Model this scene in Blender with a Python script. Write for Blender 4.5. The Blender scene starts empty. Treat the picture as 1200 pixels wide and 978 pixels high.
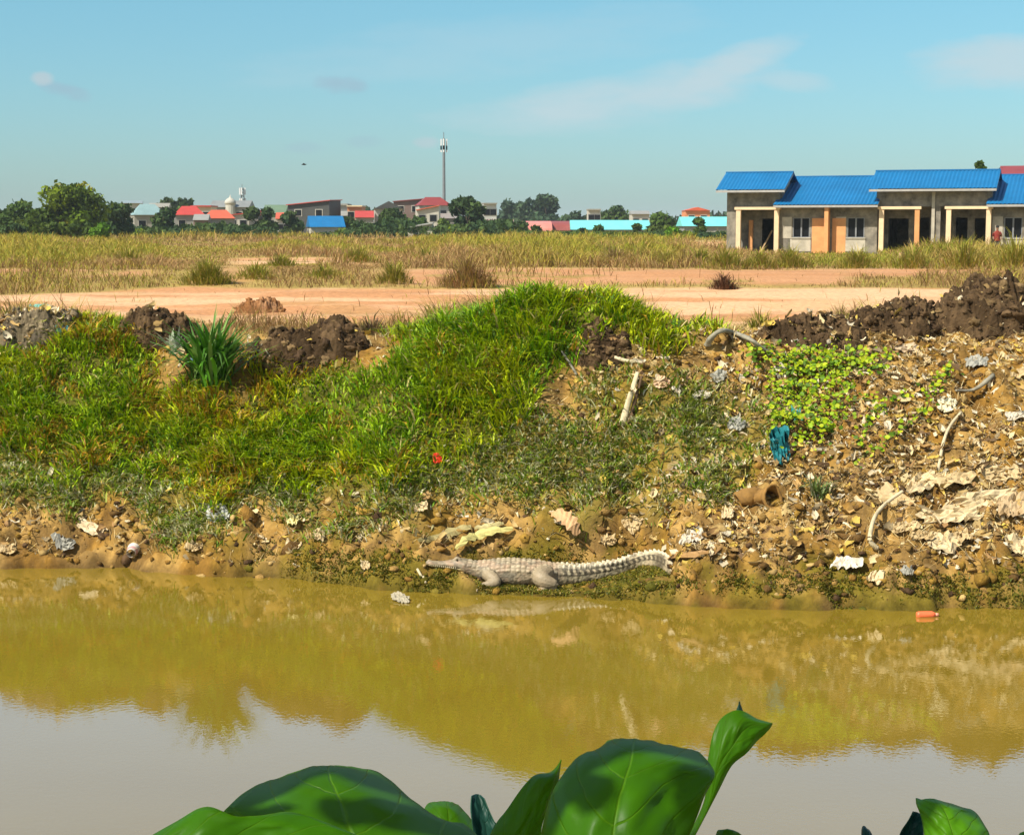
import bpy, math, random
import numpy as np
from mathutils import Vector, Matrix

# ------------------------------------------------------------------ camera, sky, sun, exposure
SC = bpy.context.scene
COL = SC.collection
R = math.radians
F_PX, CAM_Z = 2000.0, 4.4
PITCH = math.atan(224.0 / 2000.0)
cam_d = bpy.data.cameras.new('camera')
cam = bpy.data.objects.new('camera', cam_d)
COL.objects.link(cam)
cam.location = (0, 0, CAM_Z)
cam.rotation_euler = (R(90) - PITCH, 0, 0)
cam_d.sensor_width = 36.0
cam_d.lens = 36.0 * F_PX / 1200.0
cam_d.clip_start = 0.05
cam_d.clip_end = 9000
SC.camera = cam

SUN = Vector((-0.62, -0.50, 0.92)).normalized()
sun_d = bpy.data.lights.new('sun', 'SUN')
sun_d.energy = 5.0
sun_d.angle = R(0.53)
sun_d.color = (1.0, 0.93, 0.80)
sun = bpy.data.objects.new('sun', sun_d)
COL.objects.link(sun)
sun.rotation_euler = SUN.to_track_quat('Z', 'Y').to_euler()
sun.location = SUN * 60

W = bpy.data.worlds.new('World')
SC.world = W
W.use_nodes = True
nt = W.node_tree
nt.nodes.clear()
def N(t, typ, **kw):
    n = t.nodes.new(typ)
    for k, v in kw.items():
        if k.startswith('i_'):
            key = k[2:]
            n.inputs[int(key) if key.isdigit() else key].default_value = v
        else:
            setattr(n, k, v)
    return n
def M(t, op, a, b=None, c=None, clamp=False):
    n = t.nodes.new('ShaderNodeMath'); n.operation = op; n.use_clamp = clamp
    for i, v in enumerate((a, b, c)):
        if v is None: continue
        if isinstance(v, (int, float)): n.inputs[i].default_value = v
        else: t.links.new(v, n.inputs[i])
    return n.outputs[0]
sky = N(nt, 'ShaderNodeTexSky', sky_type='NISHITA', sun_disc=False)
sky.sun_elevation = math.asin(SUN.z)
sky.sun_rotation = math.atan2(SUN.x, SUN.y) % (2 * math.pi)
sky.altitude = 0
sky.air_density = 1.0
sky.dust_density = 0.6
sky.ozone_density = 1.0
bg = N(nt, 'ShaderNodeBackground')
bg.inputs[1].default_value = 0.087
wo = N(nt, 'ShaderNodeOutputWorld')
tc = N(nt, 'ShaderNodeTexCoord')
sp = N(nt, 'ShaderNodeSeparateXYZ')
nt.links.new(tc.outputs['Generated'], sp.inputs[0])
ysafe = M(nt, 'MAXIMUM', sp.outputs[1], 0.05)
U = M(nt, 'DIVIDE', sp.outputs[0], ysafe)
V = M(nt, 'DIVIDE', sp.outputs[2], ysafe)
cmb = N(nt, 'ShaderNodeCombineXYZ')
nt.links.new(M(nt, 'MULTIPLY', U, 9.0), cmb.inputs[0])
nt.links.new(M(nt, 'MULTIPLY', V, 34.0), cmb.inputs[1])
nz = N(nt, 'ShaderNodeTexNoise', i_Scale=1.3, i_Detail=7.0, i_Roughness=0.62)
nt.links.new(cmb.outputs[0], nz.inputs['Vector'])
cmb2 = N(nt, 'ShaderNodeCombineXYZ')
nt.links.new(M(nt, 'MULTIPLY', U, 60.0), cmb2.inputs[0])
nt.links.new(M(nt, 'MULTIPLY', V, 130.0), cmb2.inputs[1])
nz2 = N(nt, 'ShaderNodeTexNoise', i_Scale=1.0, i_Detail=5.0, i_Roughness=0.6)
nt.links.new(cmb2.outputs[0], nz2.inputs['Vector'])
totals = {0: None, 1: None, 2: None}
# cloud: u, v, half width, half height, tilt, strength, puffy
for (pu, pv, a, b, sl, st, puff) in [
        (720, 118, 190, 34, -0.16, 0.75, 0), (830, 92, 110, 26, -0.42, 0.80, 0), (640, 140, 150, 26, 0.0, 0.45, 0),
        (1180, 78, 150, 34, -0.08, 0.75, 0), (930, 100, 60, 14, 0.1, 0.5, 0), (560, 60, 300, 40, -0.1, 0.22, 0),
        (59, 96, 15, 9, 0, 1.0, 1), (84, 110, 32, 11, 0.25, 0.75, 2), (402, 103, 36, 11, 0.05, 0.75, 2),
        (500, 169, 17, 9, 0, 0.7, 1), (360, 175, 30, 8, 0, 0.4, 2), (430, 168, 26, 8, 0, 0.35, 2)]:
    u0, v0 = (pu - 600) / 2000.0, (265 - pv) / 2000.0
    du = M(nt, 'SUBTRACT', U, u0)
    dv = M(nt, 'ADD', M(nt, 'SUBTRACT', V, v0), M(nt, 'MULTIPLY', du, sl))
    e = M(nt, 'ADD', M(nt, 'POWER', M(nt, 'ABSOLUTE', M(nt, 'DIVIDE', du, a / 2000.0)), 2.0),
          M(nt, 'POWER', M(nt, 'ABSOLUTE', M(nt, 'DIVIDE', dv, b / 2000.0)), 2.0))
    base = M(nt, 'SUBTRACT', 1.0, e)
    n_ = nz2.outputs[0] if puff else nz.outputs[0]
    k = M(nt, 'ADD', M(nt, 'MULTIPLY', M(nt, 'SUBTRACT', n_, 0.5), 1.9 if puff else 2.6), base)
    m = M(nt, 'MULTIPLY', M(nt, 'SMOOTH_MIN', M(nt, 'MAXIMUM', k, 0.0), 1.0, 0.4), st * (0.85 if puff else 1.0))
    totals[puff] = m if totals[puff] is None else M(nt, 'MAXIMUM', totals[puff], m)
tint = N(nt, 'ShaderNodeMix', data_type='RGBA', blend_type='MULTIPLY')
tint.inputs[0].default_value = 1.0
nt.links.new(sky.outputs[0], tint.inputs[6])
tg = N(nt, 'ShaderNodeValToRGB')
tg.color_ramp.elements[0].position = 0.0; tg.color_ramp.elements[0].color = (0.52 * .7, 0.735 * .7, 0.93 * .7, 1)
tg.color_ramp.elements[1].position = 0.084; tg.color_ramp.elements[1].color = (0.57 * .7, 0.94 * .7, 0.99 * .7, 1)
e3 = tg.color_ramp.elements.new(0.16); e3.color = (1.40, 1.52, 1.52, 1)
e3 = tg.color_ramp.elements.new(0.9); e3.color = (0.95, 0.90, 0.78, 1)
nt.links.new(M(nt, 'MULTIPLY', V, 0.6), tg.inputs[0])
nt.links.new(tg.outputs[0], tint.inputs[7])
sc_ = N(nt, 'ShaderNodeMix', data_type='RGBA', blend_type='MULTIPLY'); sc_.inputs[0].default_value = 1.0
sc_.inputs[7].default_value = (1.43, 1.43, 1.43, 1); nt.links.new(tint.outputs[2], sc_.inputs[6])
src = sc_.outputs[2]
for key, colr in ((0, (4.5, 5.5, 5.9, 1)), (2, (2.75, 3.9, 4.8, 1)), (1, (4.1, 4.9, 5.3, 1))):
    mixc = N(nt, 'ShaderNodeMix', data_type='RGBA')
    nt.links.new(M(nt, 'MINIMUM', totals[key], 0.9), mixc.inputs[0]); nt.links.new(src, mixc.inputs[6]); mixc.inputs[7].default_value = colr
    src = mixc.outputs[2]
nt.links.new(src, bg.inputs[0])
nt.links.new(bg.outputs[0], wo.inputs[0])

SC.view_settings.view_transform = 'Standard'
SC.view_settings.look = 'None'
SC.view_settings.exposure = 0.53
SC.view_settings.gamma = 1.0
SC.view_settings.use_curve_mapping = False
SC.cycles.max_bounces = 8
SC.cycles.transparent_max_bounces = 8

random.seed(7)
RNG = np.random.default_rng(11)

# ------------------------------------------------------------------ helpers
def ray(px, py):
    c, s = math.cos(PITCH), math.sin(PITCH)
    a, b = (px - 600.0) / F_PX, (489.0 - py) / F_PX
    return np.array([a, c + b * s, -s + b * c])
def at_y(px, py, y):
    d = ray(px, py); t = y / d[1]
    return Vector((d[0] * t, y, CAM_Z + d[2] * t))
def at_z(px, py, z):
    d = ray(px, py); t = (z - CAM_Z) / d[2]
    return Vector((d[0] * t, d[1] * t, z))
def project(x, y, z):
    c, s = math.cos(PITCH), math.sin(PITCH)
    dz = z - CAM_Z
    dep = np.maximum(y * c - dz * s, 0.01)
    up = y * s + dz * c
    return 600 + F_PX * x / dep, 489 - F_PX * up / dep

def lin(r, g, b):
    f = lambda v: v / 12.92 if v <= 0.04045 else ((v + 0.055) / 1.055) ** 2.4
    return (f(r / 255.0), f(g / 255.0), f(b / 255.0))

TAB = {}
def vnoise(x, y, seed=0):
    if seed not in TAB:
        TAB[seed] = np.random.default_rng(1000 + seed).random((256, 256))
    T = TAB[seed]
    x = np.asarray(x, float); y = np.asarray(y, float)
    xi = np.floor(x).astype(int); yi = np.floor(y).astype(int)
    fx = x - xi; fy = y - yi
    fx = fx * fx * (3 - 2 * fx); fy = fy * fy * (3 - 2 * fy)
    a = T[xi & 255, yi & 255]; b = T[(xi + 1) & 255, yi & 255]
    c = T[xi & 255, (yi + 1) & 255]; d = T[(xi + 1) & 255, (yi + 1) & 255]
    return (a * (1 - fx) + b * fx) * (1 - fy) + (c * (1 - fx) + d * fx) * fy
def fbm(x, y, seed=0, oct=4, gain=0.5):
    s = 0; a = 1; n = 0
    for i in range(oct):
        s = s + a * vnoise(x * 2 ** i + 17.3 * i, y * 2 ** i + 5.1 * i, seed + i); n += a; a *= gain
    return s / n
def billow(x, y, seed=0, oct=3):
    s = 0; a = 1; n = 0
    for i in range(oct):
        s = s + a * (1 - np.abs(2 * vnoise(x * 2 ** i + 3.3 * i, y * 2 ** i, seed + i) - 1)); n += a; a *= 0.5
    return s / n
def sstep(a, b, x):
    t = np.clip((np.asarray(x, float) - a) / (b - a), 0, 1)
    return t * t * (3 - 2 * t)

def tag(o, label=None, cat=None, group=None, kind=None):
    if label: o['label'] = label
    if cat: o['category'] = cat
    if group: o['group'] = group
    if kind: o['kind'] = kind
    return o
def empty(name, loc, label, cat, group=None, rz=0.0):
    o = bpy.data.objects.new(name, None)
    o.empty_display_size = 0.2
    COL.objects.link(o)
    o.location = loc; o.rotation_euler = (0, 0, rz)
    return tag(o, label, cat, group)

def np_mesh(name, verts, faces_list, mats, parent=None, colors=None, smooth=False, uv=None, loc=None, midx=None):
    """faces_list: list of int arrays (n,k); colors: (nv,3); uv: (nv,2)"""
    me = bpy.data.meshes.new(name)
    verts = np.asarray(verts, np.float32)
    if loc is not None:
        verts = verts - np.array(loc, np.float32)
    me.vertices.add(len(verts)); me.vertices.foreach_set('co', verts.ravel())
    faces_list = [np.asarray(f, np.int32) for f in faces_list if len(f)]
    loops = np.concatenate([f.ravel() for f in faces_list])
    tot = np.concatenate([np.full(len(f), f.shape[1], np.int32) for f in faces_list])
    start = np.concatenate([[0], np.cumsum(tot)[:-1]]).astype(np.int32)
    me.loops.add(len(loops)); me.loops.foreach_set('vertex_index', loops)
    me.polygons.add(len(tot)); me.polygons.foreach_set('loop_start', start)
    me.update(calc_edges=True)
    if smooth:
        me.polygons.foreach_set('use_smooth', np.ones(len(tot), bool))
    if midx is not None:
        me.polygons.foreach_set('material_index', np.asarray(midx, np.int32))
    if colors is not None:
        ca = me.color_attributes.new('Col', 'FLOAT_COLOR', 'POINT')
        c4 = np.ones((len(verts), 4), np.float32); c4[:, :3] = colors
        ca.data.foreach_set('color', c4.ravel())
    if uv is not None:
        ul = me.uv_layers.new(name='UVMap')
        ul.data.foreach_set('uv', np.asarray(uv, np.float32)[loops].ravel())
    me.validate()
    for m in (mats if isinstance(mats, (list, tuple)) else [mats]):
        me.materials.append(m)
    o = bpy.data.objects.new(name, me)
    COL.objects.link(o)
    if parent is not None: o.parent = parent
    if loc is not None: o.location = loc
    return o

class MB:
    """mesh builder: boxes, prisms, tubes, polys collected into one mesh"""
    def __init__(s): s.v = []; s.f = []
    def add(s, vs, fs):
        b = len(s.v); s.v += [tuple(v) for v in vs]; s.f += [tuple(i + b for i in f) for f in fs]; return s
    def box(s, x0, x1, y0, y1, z0, z1):
        return s.add([(x0, y0, z0), (x1, y0, z0), (x1, y1, z0), (x0, y1, z0), (x0, y0, z1), (x1, y0, z1), (x1, y1, z1), (x0, y1, z1)],
                     [(0, 3, 2, 1), (4, 5, 6, 7), (0, 1, 5, 4), (1, 2, 6, 5), (2, 3, 7, 6), (3, 0, 4, 7)])
    def tube(s, pts, radii, n=8, flat=1.0, cap=True):
        pts = [Vector(p) for p in pts]
        vs = []; fs = []
        for i, p in enumerate(pts):
            t = (pts[min(i + 1, len(pts) - 1)] - pts[max(i - 1, 0)]).normalized()
            ref = Vector((0, 0, 1)) if abs(t.z) < 0.9 else Vector((0, 1, 0))
            a = t.cross(ref).normalized(); b = a.cross(t).normalized()
            r = radii[i] if isinstance(radii, (list, tuple, np.ndarray)) else radii
            for k in range(n):
                an = 2 * math.pi * k / n
                vs.append(p + a * math.cos(an) * r + b * math.sin(an) * r * flat)
        m = len(pts)
        for i in range(m - 1):
            for k in range(n):
                fs.append((i * n + k, i * n + (k + 1) % n, (i + 1) * n + (k + 1) % n, (i + 1) * n + k))
        if cap:
            fs.append(tuple(range(n - 1, -1, -1))); fs.append(tuple((m - 1) * n + k for k in range(n)))
        return s.add(vs, fs)
    def build(s, name, m, parent=None, smooth=False, loc=None, bevel=0.0):
        me = bpy.data.meshes.new(name)
        vs = s.v
        if loc is not None: vs = [(v[0] - loc[0], v[1] - loc[1], v[2] - loc[2]) for v in vs]
        me.from_pydata(vs, [], s.f); me.validate(); me.update()
        if smooth:
            me.polygons.foreach_set('use_smooth', np.ones(len(me.polygons), bool))
        me.materials.append(m)
        o = bpy.data.objects.new(name, me); COL.objects.link(o)
        if parent is not None: o.parent = parent
        if loc is not None: o.location = loc
        if bevel:
            b = o.modifiers.new('Bevel', 'BEVEL'); b.width = bevel; b.segments = 2; b.limit_method = 'ANGLE'
        return o

# ------------------------------------------------------------------ materials
def mat(name, col, rough=0.8, var=0.25, scale=3.0, bump=0.0, bscale=20.0, spec=0.3, stain=None, metal=0.0):
    m = bpy.data.materials.new(name); m.use_nodes = True
    t = m.node_tree; p = t.nodes['Principled BSDF']
    p.inputs['Roughness'].default_value = rough
    p.inputs['Specular IOR Level'].default_value = spec
    p.inputs['Metallic'].default_value = metal
    c = N(t, 'ShaderNodeTexCoord')
    n1 = N(t, 'ShaderNodeTexNoise', i_Scale=scale, i_Detail=6.0, i_Roughness=0.65)
    t.links.new(c.outputs['Object'], n1.inputs['Vector'])
    rp = N(t, 'ShaderNodeValToRGB')
    rp.color_ramp.elements[0].position = 0.3; rp.color_ramp.elements[1].position = 0.7
    lo = tuple(v * (1 - var) for v in col); hi = tuple(min(1, v * (1 + var)) for v in col)
    if stain: lo = stain
    rp.color_ramp.elements[0].color = (*lo, 1); rp.color_ramp.elements[1].color = (*hi, 1)
    t.links.new(n1.outputs[0], rp.inputs[0]); t.links.new(rp.outputs[0], p.inputs['Base Color'])
    if bump:
        n2 = N(t, 'ShaderNodeTexNoise', i_Scale=bscale, i_Detail=5.0)
        t.links.new(c.outputs['Object'], n2.inputs['Vector'])
        bp = N(t, 'ShaderNodeBump'); bp.inputs['Strength'].default_value = 0.6; bp.inputs['Distance'].default_value = bump
        t.links.new(n2.outputs[0], bp.inputs['Height']); t.links.new(bp.outputs[0], p.inputs['Normal'])
    return m
def vmat(name, rough=0.7, trans=0.0, spec=0.25, nscale=0.0, nvar=0.3, bump=0.0, bscale=20.0):
    """colour comes from the mesh's own colour attribute"""
    m = bpy.data.materials.new(name); m.use_nodes = True
    t = m.node_tree; p = t.nodes['Principled BSDF']; out = t.nodes['Material Output']
    a = N(t, 'ShaderNodeVertexColor', layer_name='Col')
    p.inputs['Roughness'].default_value = rough; p.inputs['Specular IOR Level'].default_value = spec
    src = a.outputs[0]
    c = N(t, 'ShaderNodeTexCoord')
    if nscale:
        n1 = N(t, 'ShaderNodeTexNoise', i_Scale=nscale, i_Detail=7.0, i_Roughness=0.7)
        t.links.new(c.outputs['Object'], n1.inputs['Vector'])
        mr = N(t, 'ShaderNodeMapRange'); mr.inputs[1].default_value = 0.3; mr.inputs[2].default_value = 0.7
        mr.inputs[3].default_value = 1 - nvar; mr.inputs[4].default_value = 1 + nvar
        t.links.new(n1.outputs[0], mr.inputs[0])
        mx = N(t, 'ShaderNodeMix', data_type='RGBA', blend_type='MULTIPLY'); mx.inputs[0].default_value = 1.0
        t.links.new(src, mx.inputs[6]); t.links.new(mr.outputs[0], mx.inputs[7]); src = mx.outputs[2]
    t.links.new(src, p.inputs['Base Color'])
    if bump:
        n2 = N(t, 'ShaderNodeTexNoise', i_Scale=bscale, i_Detail=6.0, i_Roughness=0.65)
        t.links.new(c.outputs['Object'], n2.inputs['Vector'])
        bp = N(t, 'ShaderNodeBump'); bp.inputs['Strength'].default_value = 0.8; bp.inputs['Distance'].default_value = bump
        t.links.new(n2.outputs[0], bp.inputs['Height']); t.links.new(bp.outputs[0], p.inputs['Normal'])
    if trans:
        tr = N(t, 'ShaderNodeBsdfTranslucent'); t.links.new(src, tr.inputs[0])
        mx = N(t, 'ShaderNodeMixShader'); mx.inputs[0].default_value = trans
        t.links.new(p.outputs[0], mx.inputs[1]); t.links.new(tr.outputs[0], mx.inputs[2]); t.links.new(mx.outputs[0], out.inputs[0])
    return m
# ------------------------------------------------------------------ terrain
WATER_PX = [-300, 0, 150, 250, 350, 450, 500, 600, 700, 800, 900, 1000, 1200, 1500]
WATER_PY = [664, 664, 665, 676, 681, 690, 695, 697, 701, 708, 712, 714, 714, 713]
COLS = {
    -150: [(600, 1.0), (450, 3.1), (385, 4.6)],
    0:    [(600, 1.0), (450, 3.2), (392, 4.6)],
    110:  [(605, 0.95), (480, 2.6), (400, 3.8), (382, 4.4)],
    170:  [(610, 0.9), (500, 2.5), (420, 3.7), (392, 4.4)],
    250:  [(620, 0.85), (500, 2.5), (445, 3.3), (405, 4.3)],
    360:  [(625, 0.85), (500, 2.5), (445, 3.3), (408, 4.3)],
    450:  [(640, 0.75), (560, 1.6), (450, 3.0), (408, 4.0)],
    540:  [(688, 0.2), (668, 0.62), (640, 1.05), (580, 1.65), (460, 2.9), (385, 3.9)],
    630:  [(690, 0.2), (670, 0.62), (642, 1.05), (600, 1.45), (460, 2.8), (354, 4.0)],
    700:  [(693, 0.18), (672, 0.60), (645, 1.05), (600, 1.45), (460, 2.9), (362, 4.0)],
    760:  [(690, 0.25), (668, 0.60), (645, 0.95), (600, 1.5), (460, 3.0), (382, 4.0)],
    830:  [(662, 0.65), (600, 1.4), (460, 3.1), (396, 4.1)],
    920:  [(668, 0.65), (600, 1.45), (460, 3.3), (398, 4.3)],
    1000: [(672, 0.6), (600, 1.5), (450, 3.5), (392, 4.9)],
    1100: [(674, 0.6), (600, 1.5), (450, 3.6), (380, 5.4)],
    1200: [(678, 0.55), (600, 1.5), (450, 3.6), (372, 5.6)],
    1400: [(678, 0.55), (600, 1.5), (450, 3.6), (372, 5.6)],
}
SG = np.arange(-3, 12, 0.05)
cpx = np.array(sorted(COLS)); prof = []
for p in cpx:
    wy = np.interp(p, WATER_PX, WATER_PY)
    yw = at_z(p, wy, 0).y
    ss, zz = [-3, -1.5, -0.15, 0.0], [-0.8, -0.8, -0.05, 0.0]
    for (py, s) in COLS[p]:
        ss.append(s); zz.append(at_y(p, py, yw + s).z)
    ss += [COLS[p][-1][1] + 0.5, COLS[p][-1][1] + 2.4, 12]; zz += [zz[-1] - 0.04, 2.6, 2.6]
    q = np.interp(SG, ss, zz)
    k = np.exp(-0.5 * (np.arange(-12, 13) * 0.05 / 0.14) ** 2); k /= k.sum()
    qs = np.convolve(np.pad(q, 12, mode='edge'), k, 'valid')
    w = sstep(0.15, 0.6, SG)
    prof.append(q * (1 - w) + qs * w)
prof = np.array(prof)
def yw_of(px):
    wy = np.interp(px, WATER_PX, WATER_PY)
    b = (489.0 - wy) / F_PX
    c, s = math.cos(PITCH), math.sin(PITCH)
    t = -CAM_Z / (-s + b * c)
    return (c + b * s) * t
# line on which the crocodile lies: the mud is pressed down under it
def catmull(P, k=8):
    Q = []
    P = np.array(P, float)
    for i in range(len(P) - 1):
        p0, p1, p2, p3 = P[max(i - 1, 0)], P[i], P[i + 1], P[min(i + 2, len(P) - 1)]
        for j in range(k):
            t_ = j / k
            Q.append(0.5 * (2 * p1 + (p2 - p0) * t_ + (2 * p0 - 5 * p1 + 4 * p2 - p3) * t_ ** 2 + (-p0 + 3 * p1 - 3 * p2 + p3) * t_ ** 3))
    Q.append(P[-1]); return np.array(Q)
Y0 = 20.62
# px, py of the centre line, offset in depth, half height, half width (m)
CP = [(499, 659.5, -.04, .018, .030), (504, 660, -.03, .034, .050), (515, 661, -.02, .042, .060), (526, 661.5, -.01, .056, .085), (538, 661.5, .0, .082, .125), (547, 664, .0, .085, .130),
      (556, 667, .0, .105, .135), (572, 669.5, .0, .145, .175), (592, 670.5, .0, .168, .215), (615, 671.5, .0, .172, .225), (636, 673, .0, .160, .190), (654, 674.5, .02, .145, .140),
      (675, 674.5, .06, .130, .112), (700, 671.5, .13, .112, .088), (725, 666, .22, .100, .066), (745, 659.5, .30, .096, .050), (758, 657, .28, .098, .042), (770, 657.5, .15, .112, .046), (780, 662, -.02, .118, .045), (786, 668, -.16, .105, .040), (788, 675, -.24, .07, .03)]
ctrl = []
for (px, py, dy, hh_, hw_) in CP:
    q = at_y(px, py, Y0 + dy); ctrl.append((q.x, q.y, q.z, hh_, hw_))
_sp = catmull(ctrl, 6); _o = np.argsort(_sp[:, 0]); LX, LY, LZ, LW = _sp[_o, 0], _sp[_o, 1], (_sp[:, 2] - _sp[:, 3] * 0.80)[_o], _sp[_o, 4]
HOLES = []   # x, y, radius, depth
def terrain_z(x, y):
    x = np.asarray(x, float); y = np.asarray(y, float)
    z0 = np.full_like(x, 1.2)
    px, _ = project(x, np.clip(y, 17, 30), z0)
    px = np.clip(px, -150, 1400)
    wob = (fbm(x * 1.3, y * 0 + 3.1, 40, 3) - 0.5) * 0.5 + (vnoise(x * 6, y * 0, 44) - 0.5) * 0.10
    s = y - yw_of(px) + wob
    i = np.clip(np.searchsorted(cpx, px) - 1, 0, len(cpx) - 2)
    f = (px - cpx[i]) / (cpx[i + 1] - cpx[i]); f = f * f * (3 - 2 * f)
    si = np.clip((s + 3) / 0.05, 0, len(SG) - 1.001); j = si.astype(int); g = si - j
    za = prof[i, j] * (1 - g) + prof[i, j + 1] * g
    zb = prof[i + 1, j] * (1 - g) + prof[i + 1, j + 1] * g
    z = za * (1 - f) + zb * f
    bank = sstep(0.0, 0.35, s) * (1 - sstep(6.5, 9, s))
    lowb = sstep(0.0, 0.08, s) * (1 - sstep(1.0, 2.0, s))
    z = z + bank * ((fbm(x * 1.1, y * 1.1, 50, 3) - 0.5) * 0.34 + (billow(x * 2.6, y * 2.6, 55, 4) - 0.55) * 0.17
                    + (billow(x * 8, y * 8, 60, 3) - 0.5) * 0.075 + (vnoise(x * 22, y * 22, 66) - 0.5) * 0.03)
    z = z + lowb * ((billow(x * 4, y * 6, 70, 4) - 0.45) * 0.19 + 0.05)
    bare = bank * np.maximum(sstep(620, 760, px), 1 - sstep(1.2, 2.0, s))
    z = z + bare * ((billow(x * 1.1, y * 4.2, 74, 3) - 0.5) * 0.20 + (billow(x * 4, y * 4, 77, 3) - .5) * 0.10)
    far = sstep(8, 12, s)
    z = z + far * ((fbm(x * 0.5, y * 0.5, 80, 3) - 0.5) * 0.10 + (vnoise(x * 3, y * 3, 84) - 0.5) * 0.03)
    # low earth terrace beyond the dirt track
    z = z + far * 0.10 * (sstep(50, 53, y + (vnoise(x * 0.3, y * 0, 86) - 0.5) * 5)) * (1 - sstep(64, 76, y))
    z = z * (1 - sstep(600, 900, y)) + 2.6 * sstep(600, 900, y)
    near = np.interp(y + (vnoise(x * 0.8, y * 0.8, 90) - 0.5) * 0.4, [-10, 3, 8.5], [2.75, 2.75, -0.8])
    z = np.maximum(z, near)
    ly = np.interp(x, LX, LY); lz = np.interp(x, LX, LZ); lw = np.interp(x, LX, LW)
    dd = np.maximum(0, y - ly - lw * 1.0)
    lim = np.maximum(lz, 0.015) + 0.7 * dd + 2.5 * dd * dd + 6 * np.maximum(0, np.maximum(x - LX[-1] + 0.03, LX[0] - x))
    z = np.where((z > lim) & (y > 19.5) & (y < 24), lim + (z - lim) * 0.04, z)
    for (hx, hy, hr, hd) in HOLES:
        d2 = ((x - hx) ** 2 + ((y - hy) * 0.9) ** 2) / hr ** 2
        z = z - hd * np.exp(-d2 ** 1.5)
    return z
def hit(px, py, lo=17.0, hi=60.0):
    d = ray(px, py); t = np.arange(lo / d[1], hi / d[1], 0.02)
    x, y, z = d[0] * t, d[1] * t, CAM_Z + d[2] * t
    g = terrain_z(x, y)
    k = np.argmax(z <= g)
    if z[k] > g[k]: k = -1
    return Vector((x[k], y[k], float(g[k])))
hh = []
for (px, py, r, dp) in [(1146, 470, 0.17, 0.35), (1108, 703, 0.12, 0.22), (82, 636, 0.20, 0.25), (930, 555, 0.28, 0.2), (745, 480, 0.12, 0.12), (665, 636, 0.22, 0.16), (560, 672, 0.12, 0.08)]:
    p = hit(px, py); hh.append((p.x, p.y, r, dp))
HOLES = hh

def grow(a, step, ratio, lim):
    o = [a]
    while abs(o[-1]) < lim:
        step *= ratio; o.append(o[-1] + (step if lim > 0 else -step) if a >= 0 else o[-1] - step)
    return o
xd = np.arange(-10.0, 10.01, 0.04)
xr = [10.0]; st = 0.06
while xr[-1] < 4000: st *= 1.12; xr.append(xr[-1] + st)
xs = np.concatenate([-np.array(xr[1:])[::-1], xd, np.array(xr[1:])])
yl = list(np.arange(-30, -4, 3.0)) + list(np.arange(-4, 17, 0.5)) + list(np.arange(17.0, 18.8, 0.1)) + list(np.arange(18.8, 27.4, 0.04))
st = 0.05
while yl[-1] < 5000: st *= 1.03; yl.append(yl[-1] + st)
ys = np.array(yl)
XX, YY = np.meshgrid(xs, ys)
ZZ = terrain_z(XX, YY)

def soft_poly(px, py, poly, feather=14):
    """1 inside the polygon, fading to 0 over feather (photo pixels), used for ground-cover density"""
    inside = np.zeros(px.shape, bool); dmin = np.full(px.shape, 1e9)
    n = len(poly)
    for i in range(n):
        x0, y0 = poly[i]; x1, y1 = poly[(i + 1) % n]
        if y0 != y1:
            c = ((y0 > py) != (y1 > py)) & (px < (x1 - x0) * (py - y0) / (y1 - y0) + x0)
            inside ^= c
        L2 = (x1 - x0) ** 2 + (y1 - y0) ** 2
        t = np.clip(((px - x0) * (x1 - x0) + (py - y0) * (y1 - y0)) / L2, 0, 1)
        dmin = np.minimum(dmin, np.hypot(px - x0 - t * (x1 - x0), py - y0 - t * (y1 - y0)))
    sd = np.where(inside, dmin, -dmin)
    return np.clip(0.5 + sd / (2 * feather), 0, 1)
LUSH = [(-300, 425), (0, 425), (60, 385), (110, 368), (150, 395), (195, 450), (290, 448), (430, 432), (490, 395), (560, 345), (640, 335), (760, 365),
        (840, 392), (790, 405), (690, 400), (650, 425), (610, 490), (540, 540), (480, 565), (350, 580), (250, 585), (150, 560), (0, 535), (-300, 535)]
PALE = [(-300, 500), (0, 500), (150, 530), (250, 550), (480, 530), (610, 470), (640, 470), (720, 480), (850, 450), (900, 520), (870, 560), (800, 610), (700, 620), (640, 612),
        (600, 580), (500, 600), (430, 610), (300, 610), (200, 650), (150, 600), (0, 580), (-300, 580)]
MID = [(690, 450), (780, 440), (900, 470), (900, 540), (860, 560), (700, 560), (690, 500)]
def cover(x, y, z):
    px, py = project(x, y, z)
    on = (y > 18.5) & (y < 27.5)
    jx = (fbm(x * 1.5, y * 1.5, 20, 3) - 0.5) * 90; jy = (fbm(x * 1.5, y * 1.5, 25, 3) - 0.5) * 70
    return px, py, soft_poly(px + jx, py + jy, LUSH) * on, soft_poly(px + jx, py + jy, PALE, 20) * on, soft_poly(px + jx, py + jy, MID, 20) * on
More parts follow.
